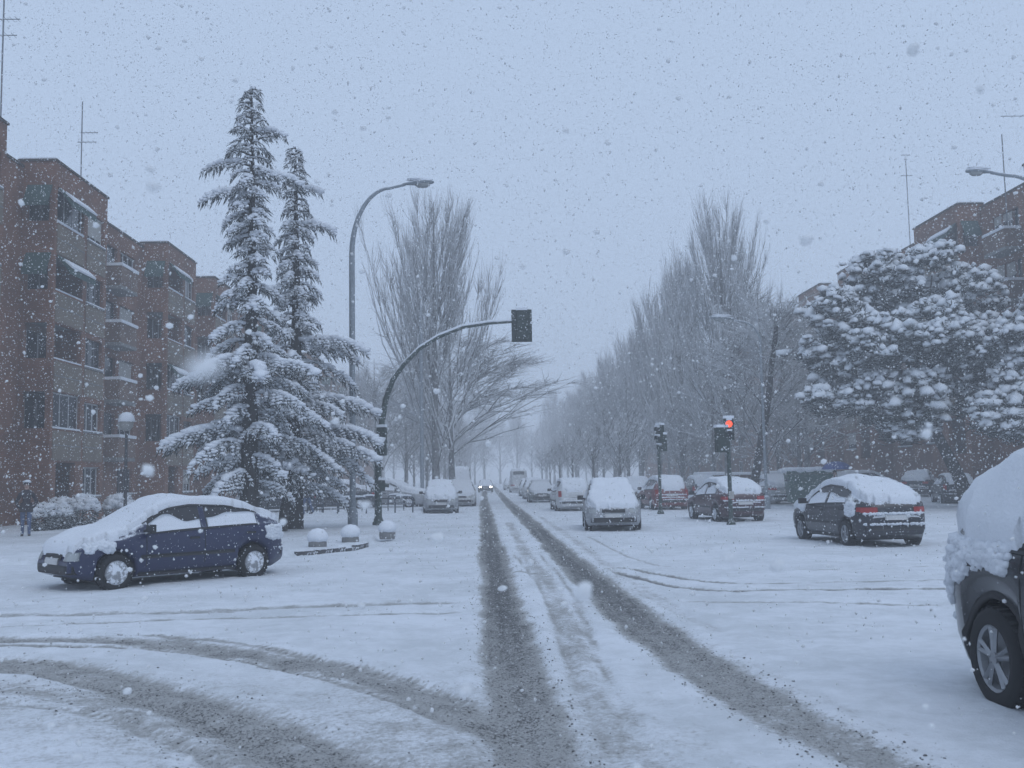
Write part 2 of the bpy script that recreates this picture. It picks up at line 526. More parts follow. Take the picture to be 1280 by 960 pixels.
# (line, half width, strength, depth, softness)
RUTS = [
    (smooth_line([(0.5, -6), (0.42, 1), (0.32, 5.0), (0.20, 10.5), (0.12, 21), (0.0, 42), (-0.2, 92), (-0.2, 260)]), 0.28, 1.05, 0.035, 0.32),
    (smooth_line([(3.8, -4), (2.8, 1.5), (2.32, 5.2), (1.80, 9.5), (1.62, 21), (1.54, 42), (1.36, 92), (1.36, 260)]), 0.31, 1.02, 0.035, 0.34),
    (smooth_line([(0.95, 3.5), (0.82, 6), (0.78, 8), (0.93, 14.8), (0.83, 22.7), (0.8, 40)]), 0.17, 0.47, 0.012, 0.24),
    (smooth_line([(2.35, 11.5), (2.20, 17), (2.26, 25), (2.2, 44)]), 0.16, 0.40, 0.012, 0.24),
    (gp((-60, 798), (0, 800), (150, 801), (300, 817), (420, 838), (520, 866), (610, 905), (660, 950)), 0.24, 0.70, 0.03, 0.34),
    (gp((-60, 828), (0, 831), (100, 842), (250, 884), (350, 924), (440, 966), (520, 1020)), 0.30, 0.68, 0.03, 0.40),
    (gp((-60, 852), (0, 858), (100, 872), (220, 905), (300, 945), (340, 975)), 0.26, 0.50, 0.012, 0.4),
    (gp((-60, 772), (0, 770), (200, 766), (400, 758), (600, 752)), 0.20, 0.54, 0.02, 0.22),
    (gp((-60, 786), (0, 784), (200, 776), (400, 770), (600, 764)), 0.10, 0.58, 0.015, 0.16),
    (gp((640, 716), (690, 717)), 0.10, 0.66, 0.01, 0.12),
    (gp((760, 712), (860, 735), (1000, 738), (1250, 736)), 0.08, 0.98, 0.02, 0.12),
    (gp((760, 706), (900, 728), (1050, 728), (1250, 724)), 0.07, 0.92, 0.02, 0.12),
    (gp((840, 752), (1000, 752), (1190, 756)), 0.10, 0.60, 0.02, 0.16),
    (gp((880, 800), (1000, 862), (1120, 915), (1240, 960)), 0.10, 0.32, 0.012, 0.25),
    (gp((-60, 806), (0, 808), (150, 810), (290, 826), (400, 848), (500, 878), (580, 915)), 0.05, 0.86, 0.02, 0.10),
    (gp((-60, 836), (0, 840), (100, 852), (240, 894), (335, 934), (420, 975)), 0.06, 0.88, 0.02, 0.12),
    (gp((-60, 822), (0, 824), (110, 834), (260, 874), (365, 914), (455, 955), (520, 1000)), 0.05, 0.84, 0.02, 0.10),
    (gp((150, 792), (300, 806), (420, 828), (530, 856), (620, 892)), 0.05, 0.80, 0.02, 0.10),
    (gp((-60, 880), (60, 884), (160, 905), (250, 940), (300, 975)), 0.05, 0.62, 0.02, 0.12),
    (gp((640, 690), (680, 742), (715, 850), (770, 960), (800, 1010)), 0.045, 0.62, 0.015, 0.10),
    (gp((672, 690), (715, 742), (760, 850), (830, 960)), 0.045, 0.56, 0.015, 0.10),
    (gp((730, 668), (800, 700), (900, 712), (1060, 712), (1250, 705)), 0.06, 0.55, 0.015, 0.12),
    (gp((-60, 756), (100, 756), (300, 748), (600, 738)), 0.10, 0.30, 0.015, 0.2),
    (gp((-60, 900), (100, 905), (180, 935), (230, 970)), 0.16, 0.36, 0.012, 0.3),
    (gp((700, 700), (760, 724), (840, 762), (930, 800)), 0.10, 0.36, 0.012, 0.2),
    (gp((820, 718), (1000, 716), (1200, 712)), 0.06, 0.32, 0.012, 0.12),
    (gp((860, 770), (1000, 776), (1190, 786)), 0.06, 0.28, 0.012, 0.15),
    (gp((940, 790), (1060, 826), (1180, 850)), 0.08, 0.26, 0.012, 0.25),
    (gp((300, 742), (450, 732), (590, 726)), 0.07, 0.28, 0.012, 0.15),
    (gp((470, 720), (520, 690), (560, 660)), 0.10, 0.26, 0.012, 0.25),
    (smooth_line([(0.47, -6), (0.40, 1), (0.28, 5.0), (0.17, 10.5), (0.10, 21), (0.0, 42), (-0.2, 92), (-0.2, 260)]), 0.07, 1.32, 0.01, 0.22),
    (smooth_line([(3.85, -4), (2.86, 1.5), (2.38, 5.2), (1.84, 9.5), (1.66, 21), (1.56, 42), (1.38, 92), (1.38, 260)]), 0.08, 1.28, 0.01, 0.24),
    (gp((940, 650), (1000, 655), (1100, 700), (1180, 705)), 0.08, 0.35, 0.012, 0.2),
]
CORNER = smooth_line([(-40, 21.3), (-14, 22.0), (-7.5, 22.4), (-4.6, 23.0), (-3.4, 24.3), (-3.0, 26.5), (-3.0, 32)], 6)
def pave_left(X, Y):
    """signed metres inside the left pavement (negative = road)"""
    d, _ = seg_dist(X, Y, CORNER + [(-3.0, 400)])
    inside = (X < -3.0) & (Y > np.interp(X, [p[0] for p in CORNER[:-7]], [p[1] for p in CORNER[:-7]], left=21.3, right=26))
    return np.where(inside, d, -d)
def pave_right(X, Y):
    return np.minimum(X - 23.5, Y - 26.0)
def snow_height(X, Y):
    h = 0.05 * (fbm(X * 0.35, Y * 0.35, 1.0, 3) - 0.5) + 0.035 * (fbm(X * 1.6, Y * 1.6, 2.0, 3) - 0.5) + 0.02 * (vnoise(X * 7, Y * 7, 4.0) - 0.5)
    rut = np.zeros_like(X)
    wob = 0.16 * (fbm(X * 0.9, Y * 0.9, 7.0, 3) - 0.5)
    ragged = 0.10 * (fbm(X * 5.0, Y * 2.2, 9.0, 3) - 0.5)
    for line, hw, st, dep, soft in RUTS:
        d, t = seg_dist(X, Y, line)
        d = np.abs(d + wob * min(1, hw * 4) + ragged * min(1.0, hw * 4))
        fade = np.clip(np.minimum(t, 1 - t) * 14, 0, 1) if len(line) < 60 else 1.0
        m_ = np.clip((hw + soft * 0.5 - d) / soft, 0, 1)
        m_ = m_ * m_ * (3 - 2 * m_) * fade
        if hw > 0.12: m_ = m_ * (.68 + .60 * vnoise(d * 15 + 7 * hw, t * 60, 3.0 + hw))
        rut = np.maximum(rut, st * m_)
        ridge = np.exp(-((d - hw - 0.10) / 0.07) ** 2) * dep * 0.5
        h = h - dep * m_ + ridge * (fade if not isinstance(fade, float) else 1.0)
    # loose slush thrown out around where the two streets meet
    near = np.exp(-((X - 0.2) / 1.6) ** 2 - ((Y - 5.5) / 3.2) ** 2)
    rut = np.maximum(rut, 0.36 * near + 0.33 * np.exp(-((X + 3) / 3.2) ** 2 - ((Y - 7.5) / 2.6) ** 2))
    pl, pr = pave_left(X, Y), pave_right(X, Y)
    for p in (pl, pr):
        k = np.clip(p / 0.10, 0, 1)
        h = h + 0.13 * k * k * (3 - 2 * k)
        rut = np.where(p > 0.0, rut * 0.15, rut)
    # trodden grey snow on the footway by the bollards
    rut = np.maximum(rut, np.where(pl > 0, 0.34 * np.exp(-((Y - 29.5) / 1.2) ** 2) * (X > -12), 0))
    return h, rut, pl, pr
def graded(a0, a1, d0, grow, lim=6.0):
    xs, d = [a0], d0
    while xs[-1] < a1:
        xs.append(xs[-1] + d); d = min(d * grow, lim)
    return xs
_right = graded(4.0, 130, 0.075, 1.035)
_left = [-x for x in graded(7.0, 130, 0.075, 1.035)]
xs = np.array(sorted(_left + list(np.arange(-7.0 + 0.07, 4.0, 0.07)) + _right))
ys = np.array(sorted([-y for y in graded(-3.0, 40, 0.5, 1.2)] + list(np.arange(3.1, 13.0, 0.07)) + graded(13.0, 420, 0.075, 1.018, 8.0)))
XX, YY = np.meshgrid(xs, ys)
HH, RUT, PL, PR = snow_height(XX, YY)
nx, ny = len(xs), len(ys)
GV = np.stack([XX.ravel(), YY.ravel(), HH.ravel()], 1)
idx = np.arange(nx * ny).reshape(ny, nx)
GF = np.stack([idx[:-1, :-1], idx[:-1, 1:], idx[1:, 1:], idx[1:, :-1]], -1).reshape(-1, 4)
pl_c = 0.25 * (PL[:-1, :-1] + PL[1:, 1:] + PL[:-1, 1:] + PL[1:, :-1]).ravel()
pr_c = 0.25 * (PR[:-1, :-1] + PR[1:, 1:] + PR[:-1, 1:] + PR[1:, :-1]).ravel()
def ground_piece(name, sel):
    F = GF[sel]
    used, inv = np.unique(F, return_inverse=True)
    me = np_mesh(name, GV[used], inv.reshape(-1, 4), 'road_snow', True, 4)
    a = me.attributes.new('rut', 'FLOAT', 'POINT')
    a.data.foreach_set('value', RUT.ravel()[used].astype(np.float32))
    return tag(link(name, me), kind='structure')
ground_piece('road', (pl_c <= 0) & (pr_c <= 0))
ground_piece('pavement_left', pl_c > 0)
ground_piece('pavement_right', pr_c > 0)
def ground_z(x, y):
    h, _, _, _ = snow_height(np.array([x], float), np.array([y], float))
    return float(h[0])
mb = MB()
mb.add([(-1500, -1500, -0.35), (1500, -1500, -0.35), (1500, 1500, -0.35), (-1500, 1500, -0.35)], [(0, 1, 2, 3)])
tag(mb.build('ground', 'snow'), kind='structure')

# kerb stones showing where snow has slid off the corner: each stone its own piece
def kerb_stones(name, pts, every, lab):
    root = empty(name, (pts[0][0], pts[0][1], 0))
    tag(root, lab, 'kerb', kind='structure')
    rng = random.Random(5)
    me = MB().box((0, 0, 0), (every * 0.96, 0.14, 0.17)).mesh('kerb_stone', 'kerb_stone')
    acc, last = 0, Vector((pts[0][0], pts[0][1], 0))
    for a, b_ in zip(pts[:-1], pts[1:]):
        a, b_ = Vector((a[0], a[1], 0)), Vector((b_[0], b_[1], 0))
        L = (b_ - a).length
        t = 0.0
        while acc + (L - t) >= every:
            t += every - acc; acc = 0
            p = a + (b_ - a) * (t / L)
            mid = (p + last) / 2
            d = p - last
            o = link('kerb_stone', me, root)
            nrm = Vector((d.y, -d.x, 0)).normalized()
            o.location = mid + nrm * 0.03 + Vector((0, 0, 0.005 + rng.uniform(-0.035, 0.012))) - root.location
            o.rotation_euler = (0, 0, math.atan2(d.y, d.x) + rng.uniform(-.03, .03))
            last = p
        acc += L - t
kerb_stones('kerb_left', [p for p in CORNER if p[0] > -4.4 and p[1] < 26.0], 0.5, 'dark kerb stones showing through snow at the rounded corner')
# edge of the planted bed behind the bollards
BED = smooth_line([tuple(G(362, 667)[:2]), tuple(G(400, 664)[:2]), tuple(G(432, 662)[:2])], 4)
kerb_stones('kerb_bed', BED, 0.6, 'thin dark kerb line behind the snow capped bollards')

# clods of slush and gravel thrown out along the ruts, and loose white crumbs inside them
rng = np.random.default_rng(11)
def along(lines, n_main, n_other, spread, inset, ymax):
    out = []
    for li in lines:
        line, hw, st, dep, soft = RUTS[li]
        P = np.array(line)
        cum = np.concatenate([[0], np.cumsum(np.linalg.norm(np.diff(P, axis=0), axis=1))])
        n = n_main if li < 2 else n_other
        if li < 2:
            y = 4.5 + (rng.random(n) ** 1.6) * ymax; x = np.interp(y, P[:, 1], P[:, 0])
        else:
            s_ = rng.random(n) * cum[-1]; x, y = np.interp(s_, cum, P[:, 0]), np.interp(s_, cum, P[:, 1])
        off = rng.choice([-1, 1], n) * (hw * inset + rng.normal(0, spread, n))
        out.append(np.stack([x + off, y + (0 if li < 2 else off), 0 * x], 1))
    return np.concatenate(out)
def crumbs(name, C, r0, r1, mat, label):
    h_, _, _, _ = snow_height(C[:, 0], C[:, 1])
    C[:, 2] = h_ + .002
    V, F = lumps(C, r0 + (r1 - r0) * rng.random(len(C)) ** 3, 0.7, rng, base=ICO1, jag=0.55)
    tag(link(name, np_mesh(name, V, F, mat)), label, 'slush', kind='stuff')
mat_plain('slush_clod', (0.13, 0.13, 0.13), 0.8, var=0.6, scale=3)
mat_plain('slush_crumb', (0.45, 0.455, 0.46), 0.8, var=0.3, scale=3)
crumbs('slush', np.concatenate([along(range(2), 1400, 0, .11, .8, 26), along(range(4, 7), 0, 200, .11, .5, 0)]), .003, .011, 'slush_clod', 'dark clods of slush and grit thrown along the wheel ruts')
crumbs('slush', np.concatenate([along(range(2), 2600, 0, .16, .3, 22), along(range(4, 7), 0, 500, .14, .2, 0)]), .004, .014, 'slush_crumb', 'pale crumbs of churned snow lying in the wheel ruts')
# ------------------------------------------------------------------ apartment blocks
class Face:
    """maps wall coordinates (u along, v up, d outward) to world"""
    def __init__(s, o, ud, nd):
        s.o, s.u, s.n = Vector(o), Vector(ud), Vector(nd)
    def p(s, u, v, d=0.0):
        return s.o + s.u * u + s.n * d + Vector((0, 0, v))
    def slab(s, mb, u0, u1, v0, v1, d0, d1, mi=0):
        vs_ = [s.p(u, v, d) for u in (u0, u1) for v in (v0, v1) for d in (d0, d1)]
        mb.add(vs_, [(0, 1, 3, 2), (4, 6, 7, 5), (0, 4, 5, 1), (2, 3, 7, 6), (0, 2, 6, 4), (1, 5, 7, 3)], mi)
def wall_open(mb, f, u0, u1, v0, v1, opens, rev=0.22, mi=0):
    us = sorted({u0, u1, *[o for r in opens for o in r[:2]]})
    vs_ = sorted({v0, v1, *[o for r in opens for o in r[2:4]]})
    for a, b_ in zip(us[:-1], us[1:]):
        for c, d in zip(vs_[:-1], vs_[1:]):
            mu, mv = (a + b_) / 2, (c + d) / 2
            if any(r[0] < mu < r[1] and r[2] < mv < r[3] for r in opens): continue
            mb.add([f.p(a, c), f.p(b_, c), f.p(b_, d), f.p(a, d)], [(0, 1, 2, 3)], mi)
    for a, b_, c, d in [r[:4] for r in opens]:
        q = [(a, c), (b_, c), (b_, d), (a, d)]
        for i in range(4):
            (x0, y0), (x1, y1) = q[i], q[(i + 1) % 4]
            mb.add([f.p(x0, y0), f.p(x1, y1), f.p(x1, y1, -rev), f.p(x0, y0, -rev)], [(0, 1, 2, 3)], mi)
def window(root, f, u0, u1, v0, v1, panes, rng, rev=0.22, white=True, sill=True):
    fr = MB()
    t = 0.06
    d0, d1 = -rev + 0.02, -rev + 0.08
    f.slab(fr, u0, u1, v0, v0 + t, d0, d1); f.slab(fr, u0, u1, v1 - t, v1, d0, d1)
    n = panes
    for i in range(n + 1):
        c = u0 + (u1 - u0) * i / n
        a = max(u0, c - t / 2 if 0 < i < n else (c if i == 0 else c - t)); b_ = a + t
        f.slab(fr, a, b_, v0 + t, v1 - t, d0, d1)
    w = fr.build('window', 'frame_white' if white else 'frame_dark', root)
    shut = rng.random()
    drop = (v1 - v0) * (0 if shut < 0.5 else rng.uniform(0.25, 0.8))
    for i in range(n):
        a, b_ = u0 + (u1 - u0) * i / n, u0 + (u1 - u0) * (i + 1) / n
        pm = MB(); f.slab(pm, a + t / 2, b_ - t / 2, v0 + t, v1 - t, -rev + 0.035, -rev + 0.05)
        pm.build('pane', 'window_glass', w)
    if drop > 0.05:
        sm = MB(); f.slab(sm, u0 + t, u1 - t, v1 - t - drop, v1 - t, -rev + 0.085, -rev + 0.10)
        sm.build('shutter', 'shutter', w)
    if sill:
        s_ = MB(); f.slab(s_, u0 - 0.08, u1 + 0.08, v0 - 0.07, v0 - 0.003, -rev + 0.01, 0.07); s_.build('sill', 'concrete', w)
        s_ = MB(); f.slab(s_, u0 - 0.07, u1 + 0.07, v0, v0 + 0.05, -rev + 0.09, 0.065); s_.build('sill_snow', 'snow', w)
FH, BASE, TOPZ = 2.75, 0.15, 14.55
def floor_z(k): return BASE + FH * k
def apartment(name, label, sgn, X_main, bays, u_start, u_end, depth=11.0, seed=1, dz=0.0, far=False):
    """sgn +1: street lies towards +x (left block); -1: mirrored."""
    rng = random.Random(seed)
    root = empty(name, (X_main, (u_start + u_end) / 2, 0))
    tag(root, label, 'building')
    inv = Vector(root.location)
    made = []
    before = set(bpy.data.objects)
    out = Vector((sgn, 0, 0))
    main = Face((X_main, 0, dz), (0, 1, 0), out)
    BD = 1.3
    top = TOPZ
    # --- main wall pieces between bays
    edges = [u_start] + [e for b_ in bays for e in b_] + [u_end]
    gaps = [(edges[i], edges[i + 1]) for i in range(0, len(edges), 2)]
    for gi, (a, b_) in enumerate(gaps):
        if b_ - a < 0.3: continue
        L = b_ - a
        opens, wins, balc = [], [], []
        for k in range(0, 5):
            z = floor_z(k)
            if L > 6:
                wins.append((a + 0.9, a + 2.0, z + 1.0, z + 2.25, 2))
                wins.append((b_ - 3.4, b_ - 1.2, z + 1.0, z + 2.25, 3))
                if k >= 1:
                    balc.append((a + 2.9, a + 5.2, z))
            elif L > 2.5:
                wins.append((a + L / 2 - 0.45, a + L / 2 + 0.45, z + 1.1, z + 2.25, 1))
        opens = [w[:4] for w in wins] + [(u0 + 0.25, u1 - 0.25, z + 0.05, z + 2.2) for u0, u1, z in balc]
        mb = MB(); wall_open(mb, main, a, b_, -dz, top - 0.25, opens)
        mb.build('wall', 'brick', root)
        cp = MB(); main.slab(cp, a, b_, top - 0.247, top - 0.15, -0.35, 0.06); c = cp.build('coping', 'coping', root)
        for w in wins: window(root, main, *w, rng=rng, white=rng.random() < 0.6)
        for u0, u1, z in balc:
            dm = MB(); main.slab(dm, u0 + 0.25, u1 - 0.25, z + 0.05, z + 2.2, -0.19, -0.15); dm.build('balcony_door', 'window_glass', root)
            bm_ = MB()
            main.slab(bm_, u0, u1, z - 0.16, z, 0.003, 0.95)
            b2 = bm_.build('balcony', 'concrete', root)
            pm = MB()
            main.slab(pm, u0, u1, z + 0.003, z + 0.95, 0.87, 0.95); main.slab(pm, u0, u0 + 0.08, z + 0.003, z + 0.95, 0.003, 0.867); main.slab(pm, u1 - 0.08, u1, z + 0.003, z + 0.95, 0.003, 0.867)
            pm.build('parapet', 'brick_tan', b2)
            sm = MB()
            main.slab(sm, u0 - 0.03, u1 + 0.03, z + 0.953, z + 1.10, 0.80, 1.0); main.slab(sm, u0 - 0.03, u0 + 0.13, z + 0.953, z + 1.09, 0.05, 0.797)
            sm.build('snow', 'snow_fluffy', b2)
    # --- projecting bays
    for bi, (a, b_) in enumerate(bays):
        if a < u_start: pass
        fr = Face((X_main + sgn * BD, 0, dz), (0, 1, 0), out)
        sd = Face((X_main, a, dz), (sgn, 0, 0), (0, -1, 0))
        sd2 = Face((X_main, b_, dz), (sgn, 0, 0), (0, 1, 0))
        L = b_ - a
        opens, wins, terr, sopen = [], [], [], []
        for k in range(5):
            z = floor_z(k)
            ws = a + L * 0.60
            wins.append((ws, b_ - 0.35, z + 1.0, z + 2.25, 3))
            if k >= 1:
                opens.append((a + 0.22, a + L * 0.52, z + 0.98, z + 2.42)); terr.append((a + 0.22, a + L * 0.52, z))
                sopen.append((0.20, BD - 0.22, z + 0.98, z + 2.42))
            else:
                opens.append((a + 0.6, a + L * 0.45, z + 0.3, z + 2.4)); terr.append((a + 0.6, a + L * 0.45, z))
        mb = MB()
        wall_open(mb, fr, a, b_, -dz, top, opens + [w[:4] for w in wins])
        wall_open(mb, sd, 0, BD, -dz, top, sopen)
        wall_open(mb, sd2, 0, BD, -dz, top, [])
        mb.add([sd.p(0, top), sd.p(BD, top), sd2.p(BD, top), sd2.p(0, top)], [(0, 1, 2, 3)])
        mb.add([sd.p(-3, top), sd.p(0, top), sd2.p(0, top), sd2.p(-3, top)], [(0, 1, 2, 3)])
        mb.add([sd.p(-3, top - 0.3), sd.p(0, top - 0.3), sd.p(0, top), sd.p(-3, top)], [(0, 1, 2, 3)])
        mb.add([sd2.p(-3, top - 0.3), sd2.p(0, top - 0.3), sd2.p(0, top), sd2.p(-3, top)], [(0, 1, 2, 3)])
        mb.build('wall', 'brick', root)
        cp = MB(); fr.slab(cp, a - 0.06, b_ + 0.06, top + 0.003, top + 0.09, -BD - 0.2, 0.06)
        cp.build('coping', 'coping', root)
        cs_ = MB(); fr.slab(cs_, a - 0.02, b_ + 0.02, top + 0.093, top + 0.15, -BD - 0.15, -0.02); cs_.build('roof_snow', 'snow', root)
        for w in wins: window(root, fr, *w, rng=rng, white=rng.random() < 0.75)
        for u0, u1, z in terr:
            # the room wall behind the terrace, floor slab, glazed door
            bk = MB(); fr.slab(bk, a + 0.02, a + L * 0.55, z - 0.1, z + FH - 0.12, -BD - 0.02, -BD + 0.02); bk.build('terrace_wall', 'brick_tan', root)
            fl = MB(); fr.slab(fl, a + 0.02, a + L * 0.55, z + 2.52, z + 2.62, -BD + 0.03, -0.02); fl.build('terrace_ceiling', 'concrete', root)
            sp = MB(); fr.slab(sp, a + L * 0.55, a + L * 0.58, z, z + FH - 0.1, -BD + 0.03, -0.02); sp.build('terrace_partition', 'brick', root)
            dr = MB(); fr.slab(dr, u0 + 0.2, u1 - 0.3, z, z + 2.2, -BD + 0.023, -BD + 0.06); d_ = dr.build('terrace_door', 'window_glass', root)
            dj = MB()
            for q in (u0 + 0.2, (u0 + u1) / 2 - 0.05, u1 - 0.36): fr.slab(dj, q, q + 0.06, z, z + 2.2, -BD + 0.063, -BD + 0.09)
            dj.build('frame', 'frame_white', d_)
            if z > 1:
                sn = MB(); fr.slab(sn, u0 - 0.02, u1, z + 0.983, z + 1.03 + rng.uniform(0, .05), -0.20, 0.03); sn.build('ledge_snow', 'snow_fluffy', root)
                if rng.random() < 0.45:
                    # a grey glazed enclosure
                    g = MB()
                    for q in np.linspace(u0, u1 - 0.05, 4): fr.slab(g, q, q + 0.05, z + 1.0, z + 2.42, -0.16, -0.11)
                    fr.slab(g, u0, u1, z + 2.36, z + 2.415, -0.155, -0.105)
                    g_ = g.build('terrace_glazing', 'frame_white', root)
                    for q in range(3):
                        q0 = u0 + (u1 - u0 - .05) * q / 3 + 0.05
                        gp_ = MB(); fr.slab(gp_, q0, q0 + (u1 - u0) / 3 - 0.06, z + 1.0, z + 2.36, -0.14, -0.125); gp_.build('pane', 'window_glass', g_)
        for k in range(1, 5):
            z = floor_z(k)
            for (q0, q1) in ((a + 0.22, a + L * 0.535), (a + L * 0.585, b_ - 0.2)):
                spd = MB(); fr.slab(spd, q0, q1, z - 0.28, z + 0.90, 0.003, 0.035)
                s_ = spd.build('spandrel_panel', 'spandrel_beige', root)
                gl = MB(); fr.slab(gl, q0, q1, z + 0.30, z + 0.34, 0.0355, 0.05); gl.build('ledge', 'concrete', s_)
        # awnings let down over some terraces
        for k in ((4, 3, 1), (3, 4), (2, 4), (4,))[bi % 4]:
            z = floor_z(k)
            aw = MB()
            u0, u1 = a + 0.25, a + L * 0.52
            q = [fr.p(u0, z + 2.42, 0.02), fr.p(u1, z + 2.42, 0.02), fr.p(u1, z + 1.85, 0.55), fr.p(u0, z + 1.85, 0.55),
                 fr.p(u0, z + 2.39, 0.02), fr.p(u1, z + 2.39, 0.02), fr.p(u1, z + 1.62, 0.55), fr.p(u0, z + 1.62, 0.55)]
            aw.add(q, [(0, 1, 2, 3), (4, 7, 6, 5), (3, 2, 6, 7), (0, 3, 7, 4), (1, 5, 6, 2)])
            a_ = aw.build('awning', 'awning_green', root)
            sw = MB(); q = [fr.p(u0 + .1, z + 2.2, 0.24), fr.p(u1 - .05, z + 2.2, 0.24), fr.p(u1 - .05, z + 1.88, 0.57), fr.p(u0 + .1, z + 1.88, 0.57)]
            sw.add(q + [p + Vector((sgn * 0.03, 0, 0.07)) for p in q], [(4, 5, 6, 7), (0, 1, 5, 4), (1, 2, 6, 5), (2, 3, 7, 6), (3, 0, 4, 7)])
            sw.build('snow', 'snow_fluffy', a_)
            if bi % 2 == 1 or k == 4:
                sa = MB(); sa.add([sd.p(BD - 0.1, z + 2.44, 0.02), sd.p(0.2, z + 2.44, 0.02), sd.p(0.2, z + 1.7, 0.4), sd.p(BD - 0.1, z + 1.7, 0.4),
                                   sd.p(BD - 0.1, z + 1.5, 0.4), sd.p(0.2, z + 1.5, 0.4)], [(0, 1, 2, 3), (3, 2, 5, 4)])
                sa.build('side_awning', 'awning_green', root)
    # --- far wall of the body, end gables, roof
    rb = MB()
    rb.add([main.p(u_start, -dz), main.p(u_start, top - .25), main.p(u_start, top - .25, -depth), main.p(u_start, -dz, -depth)], [(0, 1, 2, 3)])
    rb.add([main.p(u_end, -dz), main.p(u_end, top - .25), main.p(u_end, top - .25, -depth), main.p(u_end, -dz, -depth)], [(0, 1, 2, 3)])
    rb.add([main.p(u_start, -dz, -depth), main.p(u_end, -dz, -depth), main.p(u_end, top - .25, -depth), main.p(u_start, top - .25, -depth)], [(0, 1, 2, 3)])
    rb.build('gable_wall', 'brick', root)
    rf = MB(); main.slab(rf, u_start + 0.1, u_end - 0.1, top - 0.6, top - 0.40, -depth + 0.1, -0.36); rf.build('roof', 'snow', root)
    for o in set(bpy.data.objects) - before:
        if o.parent == root:
            o.location = -inv
    return root
apartment('apartment_block', 'red brick apartment block with green awnings, on the left behind the cedars', 1, -18.3,
          [(30.6, 36.2), (40.4, 46.0), (54.8, 60.2), (64.4, 69.8), (78.6, 84.2)], 24.0, 92.0, seed=3)
apartment('apartment_block', 'brick apartment block rising on the right behind the snowy pine', -1, 28.3,
          [(44.0, 49.2), (56.4, 62.4), (70.8, 76.4), (80.6, 86.2)], 36.0, 96.0, seed=8, dz=2.1)

apartment('apartment_block', 'far brick block lost in the snowfall behind the right row of poplars', -1, 27.3, [(112.0, 117.6), (126.4, 132.0), (136.0, 141.6)], 104.0, 176.0, seed=18, dz=.5)
apartment('apartment_block', 'far brick block lost in the snowfall beyond the big left poplar', 1, -19.0, [(104.0, 109.6), (118.4, 124.0), (132.0, 137.6)], 99.0, 176.0, seed=19)

# roof antennas
def antenna(base, h, bars, lab, rz=0.0):
    root = empty('roof_antenna', base, rz)
    tag(root, lab, 'antenna', 'antennas on the roofs')
    MB().tube([(0, 0, 0), (0, 0, h)], 0.03, 5).build('mast', 'antenna', root)
    for (z, x0, x1, n) in bars:
        b_ = MB(); b_.tube([(x0, 0, z), (x1, 0, z)], 0.018, 4)
        bo = b_.build('boom', 'antenna', root)
        for i in range(n):
            x = x0 + (x1 - x0) * (i + 0.5) / n
            MB().tube([(x, -0.22, z), (x, 0.22, z)], 0.01, 4).build('rod', 'antenna', bo)
def ant_at(px, py_top, py_base, depth, bars, lab):
    p, q = D(px, py_base, depth), D(px, py_top, depth)
    antenna((p.x, p.y, 14.0), q.z - 14.0, bars, lab)
ant_at(101, 127, 225, 47, [(4.0, -0.05, 0.75, 4), (3.55, -0.2, 0.7, 4)], 'tall thin aerial with two arms on the left roof')
ant_at(1, 0, 140, 36, [(4.4, -0.2, 0.6, 4), (3.8, -0.2, 0.5, 3)], 'aerial mast cut by the left picture edge')
ant_at(1138, 196, 310, 66, [(8.6, -0.3, 0.3, 3), (7.2, -0.4, 0.4, 3)], 'slim mast aerial above the pine crown')
ant_at(1257, 168, 245, 50, [(5.5, 0.0, 1.3, 3)], 'aerial with one long arm beside the lamp head at the right edge')
